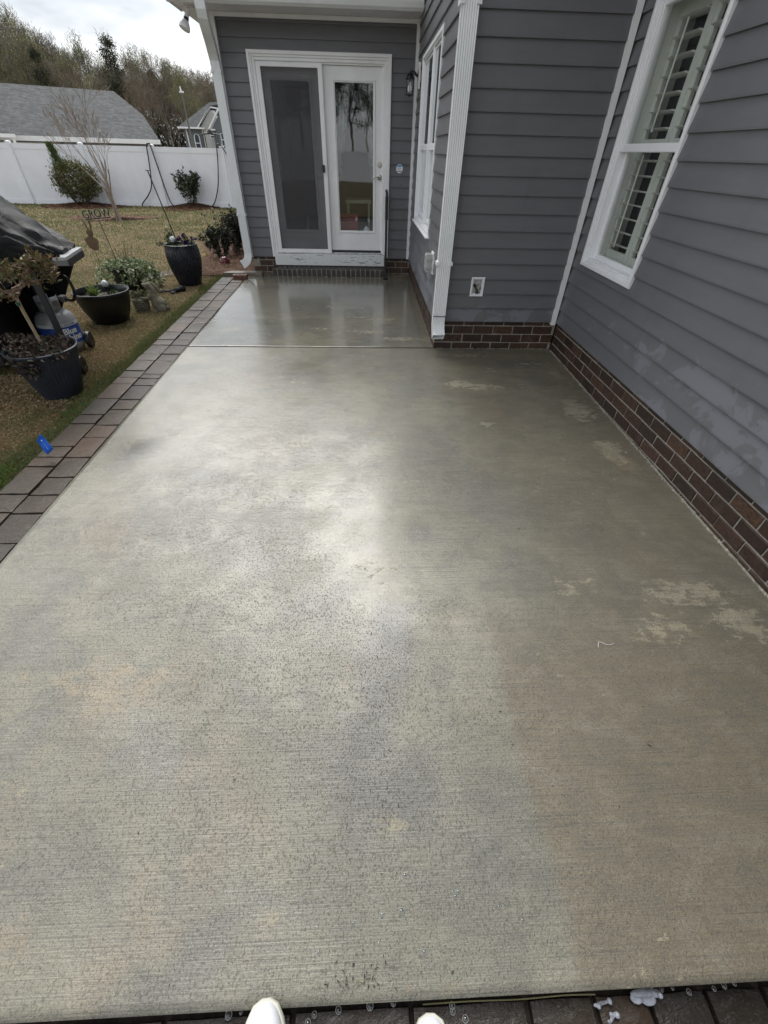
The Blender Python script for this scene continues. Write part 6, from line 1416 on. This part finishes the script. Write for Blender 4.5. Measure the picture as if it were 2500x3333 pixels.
# ================================================================== FOREGROUND BITS
# white shoes of the person taking the picture
def shoe(label, x, y, z, yaw, pitch, k=1):
    t = thing('white_shoe', label, 'shoe', (x, y, z), yaw); t.rotation_euler = (pitch, 0, yaw)
    st = [(0.0, .006, .010), (-.008, .026, .030), (-.03, .040, .047), (-.06, .0475, .056), (-.10, .050, .062), (-.14, .047, .074), (-.17, .041, .092), (-.21, .036, .098), (-.25, .034, .102), (-.28, .028, .100), (-.292, .012, .085)]
    nn = 20; P = []
    for (y_, w_, h_) in st:
        for q in range(nn):
            a = 2 * math.pi * q / nn; cx_ = math.cos(a); sx_ = math.sin(a)
            P.append((w_ * math.copysign(abs(cx_) ** .75, cx_) - .004 * k * (y_ > -.05), y_, .022 + (h_ - .006) * max(0, sx_) ** .8 + (-.004 if sx_ < 0 else 0)))
    F_ = [(i * nn + q, i * nn + (q + 1) % nn, (i + 1) * nn + (q + 1) % nn, (i + 1) * nn + q) for i in range(len(st) - 1) for q in range(nn)] + [tuple(range(nn)), tuple((len(st) - 1) * nn + q for q in range(nn))]
    mb = MB(); mb.add(P, F_); o = mb.build('upper', plain('white_canvas', (.74, .76, .82), .75, .05, 8, .3, 260), t, smooth=True)
    m = o.modifiers.new('s', 'SUBSURF'); m.levels = 1; m.render_levels = 2
    mb = MB(); P = []; 
    so_ = [(.004, .010), (-.006, .030), (-.03, .044), (-.06, .0515), (-.10, .053), (-.14, .049), (-.18, .043), (-.22, .040), (-.26, .038), (-.285, .030), (-.297, .012)]
    out_ = [(w_ - .004 * k * (y_ > -.05), y_) for y_, w_ in so_] + [(-w_ - .004 * k * (y_ > -.05), y_) for y_, w_ in reversed(so_)]
    zt_ = lambda y_: .026 if y_ > -.03 else .024
    n_ = len(out_); mb.add([(a, b, 0.002 + max(0, b + .03) * .12) for a, b in out_] + [(a, b, zt_(b)) for a, b in out_] + [(a * .93, b * .99 - .001, zt_(b) + .003) for a, b in out_], [(i, (i + 1) % n_, n_ + (i + 1) % n_, n_ + i) for i in range(n_)] + [(n_ + i, n_ + (i + 1) % n_, 2 * n_ + (i + 1) % n_, 2 * n_ + i) for i in range(n_)] + [tuple(range(n_ - 1, -1, -1)), tuple(range(2 * n_, 3 * n_))])
    mb.build('sole', plain('cream_rubber', (.62, .62, .54), .5, .06, 12), t, smooth=True)
    mb = MB()
    for i in range(5): y_ = -.095 - .018 * i; mb.tube([(-.022, y_, .083 + .006 * i), (0, y_ - .002, .090 + .0065 * i), (.022, y_, .083 + .006 * i)], .0035, 6)
    mb.build('laces', plain('white_lace', (.78, .78, .78), .8), t, smooth=True)
    # stitched toe seam
    mb = MB(); mb.tube(smoothpath([(-.030, -.085, .072), (-.022, -.068, .073), (0, -.060, .075), (.022, -.068, .073), (.030, -.085, .072)]), .0016, 5); mb.build('toe_seam', plain('grey_thread', (.55, .57, .62), .8), t, smooth=True)
    return t
shoe('white canvas shoe overlapping the slab edge, the left one of the pair', -.258, -.018, -.012, R(3), R(2), 1)
shoe('white canvas shoe with only its tip in view, the right one of the pair', .142, -.058, -.043, R(-3), 0, -1)
# leaf tip on the right shoe
# soap foam at the slab edge
MA['foam'] = plain('soap_foam', (.26, .27, .31), .25, .35, 60, .5, 120)
def foam(label, ells):
    rf_ = random.Random(len(ells)); ex = []
    for (c, r, q) in ells:
        for k in range(4):
            a = rf_.uniform(0, 6.28); ex.append(((c[0] + r[0] * .95 * math.cos(a), c[1] + r[1] * .95 * math.sin(a), c[2] + r[2] * rf_.uniform(-.2, .6)), (rf_.uniform(.003, .008),) * 3, None))
    ells = [(c, (r[0] * .8, r[1] * .72, r[2] * .45), q) for c, r, q in ells]; ex = ex[:3]
    o = remesh_blob('soap_foam', ells + ex, .0016, MA['foam'], None, 7); tag(o, label, 'foam')
foam('largest white blob of soap foam on the edge of the slab', [((.705, -.042, -.030), (.046, .012, .016), None), ((.685, -.050, -.036), (.022, .016, .010), None), ((.715, -.054, -.038), (.026, .016, .010), None), ((.738, -.044, -.032), (.018, .012, .010), None)])
foam('thin strip of soap foam lying level left of the largest blob', [((.592, -.055, -.038), (.024, .006, .006), (0, 0, R(6))), ((.575, -.058, -.038), (.010, .006, .005), None)])
foam('slanting strip of soap foam left of the largest blob', [((.607, -.080, -.038), (.022, .006, .006), (0, 0, R(38)))])
# bubbles
mbb = MB(); mbb.tube([(math.cos(a), math.sin(a), .12) for a in [2 * math.pi * i / 20 for i in range(21)]], .08, 6, cap=False)
bub = mbb.build('soap_bubble', plain('soap_film_ring', (.36, .36, .35), .2), None, smooth=True); bm_ = bub.data; bpy.data.objects.remove(bub)
mbb = MB(); mbb.lathe([(math.cos(a), .75 * math.sin(a)) for a in [math.pi / 2 * i / 6 for i in range(7)]], 18); dome = mbb.build('film', MA['glass_clear'], None, smooth=True); dm_ = dome.data; bpy.data.objects.remove(dome)
gb = random.Random(12)
spots = [(-.36, -.040, .008), (-.085, -.042, .007), (-.005, -.038, .008), (-.145, -.047, .006), (-.16, -.06, .007), (-.33, -.037, .004), (.055, -.036, .006), (.205, -.045, .007), (.205, -.055, .006), (.235, -.068, .007), (.24, .155, .006), (.10, .205, .006), (.13, .205, .004), (.03, .125, .005), (.085, .13, .007), (.01, .155, .004), (-.05, .11, .004), (-.25, .30, .005), (-.30, .24, .004), (.25, .165, .005), (.14, .05, .006), (.42, .10, .004), (.36, .13, .005), (.02, .07, .004), (-.14, .06, .005), (.76, -.038, .005), (.79, -.037, .004), (.90, -.042, .005), (.83, -.045, .006), (.93, -.038, .006), (.96, -.035, .005)]
for (x, y, r) in spots:
    zz = (-.041 if y < -.034 else S * y + .001)
    t = thing('soap_bubble', 'small soap bubble on the wet ground near the front edge of the slab', 'bubble', (x, y, zz), gb.uniform(0, 3), 'soap bubbles near the front edge of the slab')
    t.scale = (r, r, r)
    for nm, me in (('ring', bm_), ('film', dm_)): o = bpy.data.objects.new(nm, me); COL.objects.link(o); o.parent = t
# leaf bits, straw and grit left on the wet slab
g = np.random.default_rng(95)
def bits(n, cx, cy, sx, sy): return np.stack([g.normal(cx, sx, n), g.normal(cy, sy, n)], 1)
B = np.concatenate([bits(26, .045, .42, .022, .12), bits(55, -.045, .012, .05, .018), bits(30, 0, .9, .7, .8), bits(14, .03, .85, .03, .1), np.stack([g.uniform(-1.7, 1.8, 60), g.uniform(0, 4.2, 60)], 1)])
B = B[(B[:, 1] > -.02) & (B[:, 0] < 1.85) & (B[:, 0] > -1.8)]; n = len(B); z = S * B[:, 1] + .0025
az = g.uniform(0, 6.28, n); L_ = g.uniform(.002, .008, n) * (1 + .4 * B[:, 1]); wd = g.uniform(.0005, .0018, n)
dx, dy = np.cos(az) * L_, np.sin(az) * L_; px, py = -np.sin(az) * wd, np.cos(az) * wd
V = np.stack([np.stack([B[:, 0] - dx, B[:, 1] - dy, z], 1), np.stack([B[:, 0] + px, B[:, 1] + py, z + .0015], 1), np.stack([B[:, 0] + dx, B[:, 1] + dy, z + .001], 1), np.stack([B[:, 0] - px, B[:, 1] - py, z], 1)], 1).reshape(-1, 3)
c = np.array([(.03, .02, .012), (.05, .035, .02), (.35, .30, .18), (.02, .02, .015)])[g.choice(4, n, p=[.4, .25, .1, .25])]
tag(np_mesh('leaf_debris', V, np.arange(len(V)).reshape(-1, 4), MA['straw'], colors=np.repeat(c, 4, 0)), kind='stuff')
# pale sealant and grit along the foot of the right hand wall
V = []; Fq = []; cc = []
def crumbs(x0, y0, x1, y1, n, side):
    for i in range(n):
        q = g.random(); cx_ = x0 + (x1 - x0) * q; cy_ = y0 + (y1 - y0) * q; w_ = abs(g.normal(0, .006)) + .001; s0 = g.uniform(.002, .006) * (1 + (g.random() < .15)); ox, oy_ = side[0] * w_, side[1] * w_
        b = len(V); z = S * cy_ + .0; a = g.uniform(0, 6.28)
        V.extend([(cx_ + ox + s0 * math.cos(a + k * 2.09) , cy_ + oy_ + 1.6 * s0 * math.sin(a + k * 2.09), z) for k in range(3)] + [(cx_ + ox, cy_ + oy_, z + s0 * .9)])
        Fq.extend([(b, b + 1, b + 3), (b + 1, b + 2, b + 3), (b + 2, b, b + 3)]); k_ = g.uniform(.6, 1.1); cc.extend([(.42 * k_, .40 * k_, .33 * k_)] * 4)
crumbs(1.936, 4.30, 1.936, 0.9, 1500, (-1, 0)); crumbs(.72, 4.348, 1.92, 4.348, 260, (0, -1)); crumbs(-1.37, 7.290, .29, 7.290, 200, (0, -1))
tag(np_mesh('sealant_crumbs', np.array(V), np.array(Fq), MA['straw'], colors=np.array(cc)), kind='stuff')
# pale strand in the gap in front of the slab
mb = MB(); mb.tube(smoothpath([(.13, -.0405, -.038), (.25, -.0395, -.036), (.38, -.041, -.037), (.50, -.0385, -.036), (.58, -.040, -.037)]), .0014, 5)
tag(mb.build('straw_strand', plain('pale_straw', (.22, .21, .10), .7)), 'pale straw strand caught in the gap at the front of the slab', 'straw')
# a curled white thread on the right of the slab
mb = MB(); mb.tube(smoothpath([(.985, .915, .0162), (1.0, .94, .0168), (1.03, .925, .0165), (1.06, .93, .0165)]), .0009, 5); tag(mb.build('white_thread', MA['whitepaint']), 'curled white thread lying on the right part of the slab', 'thread')
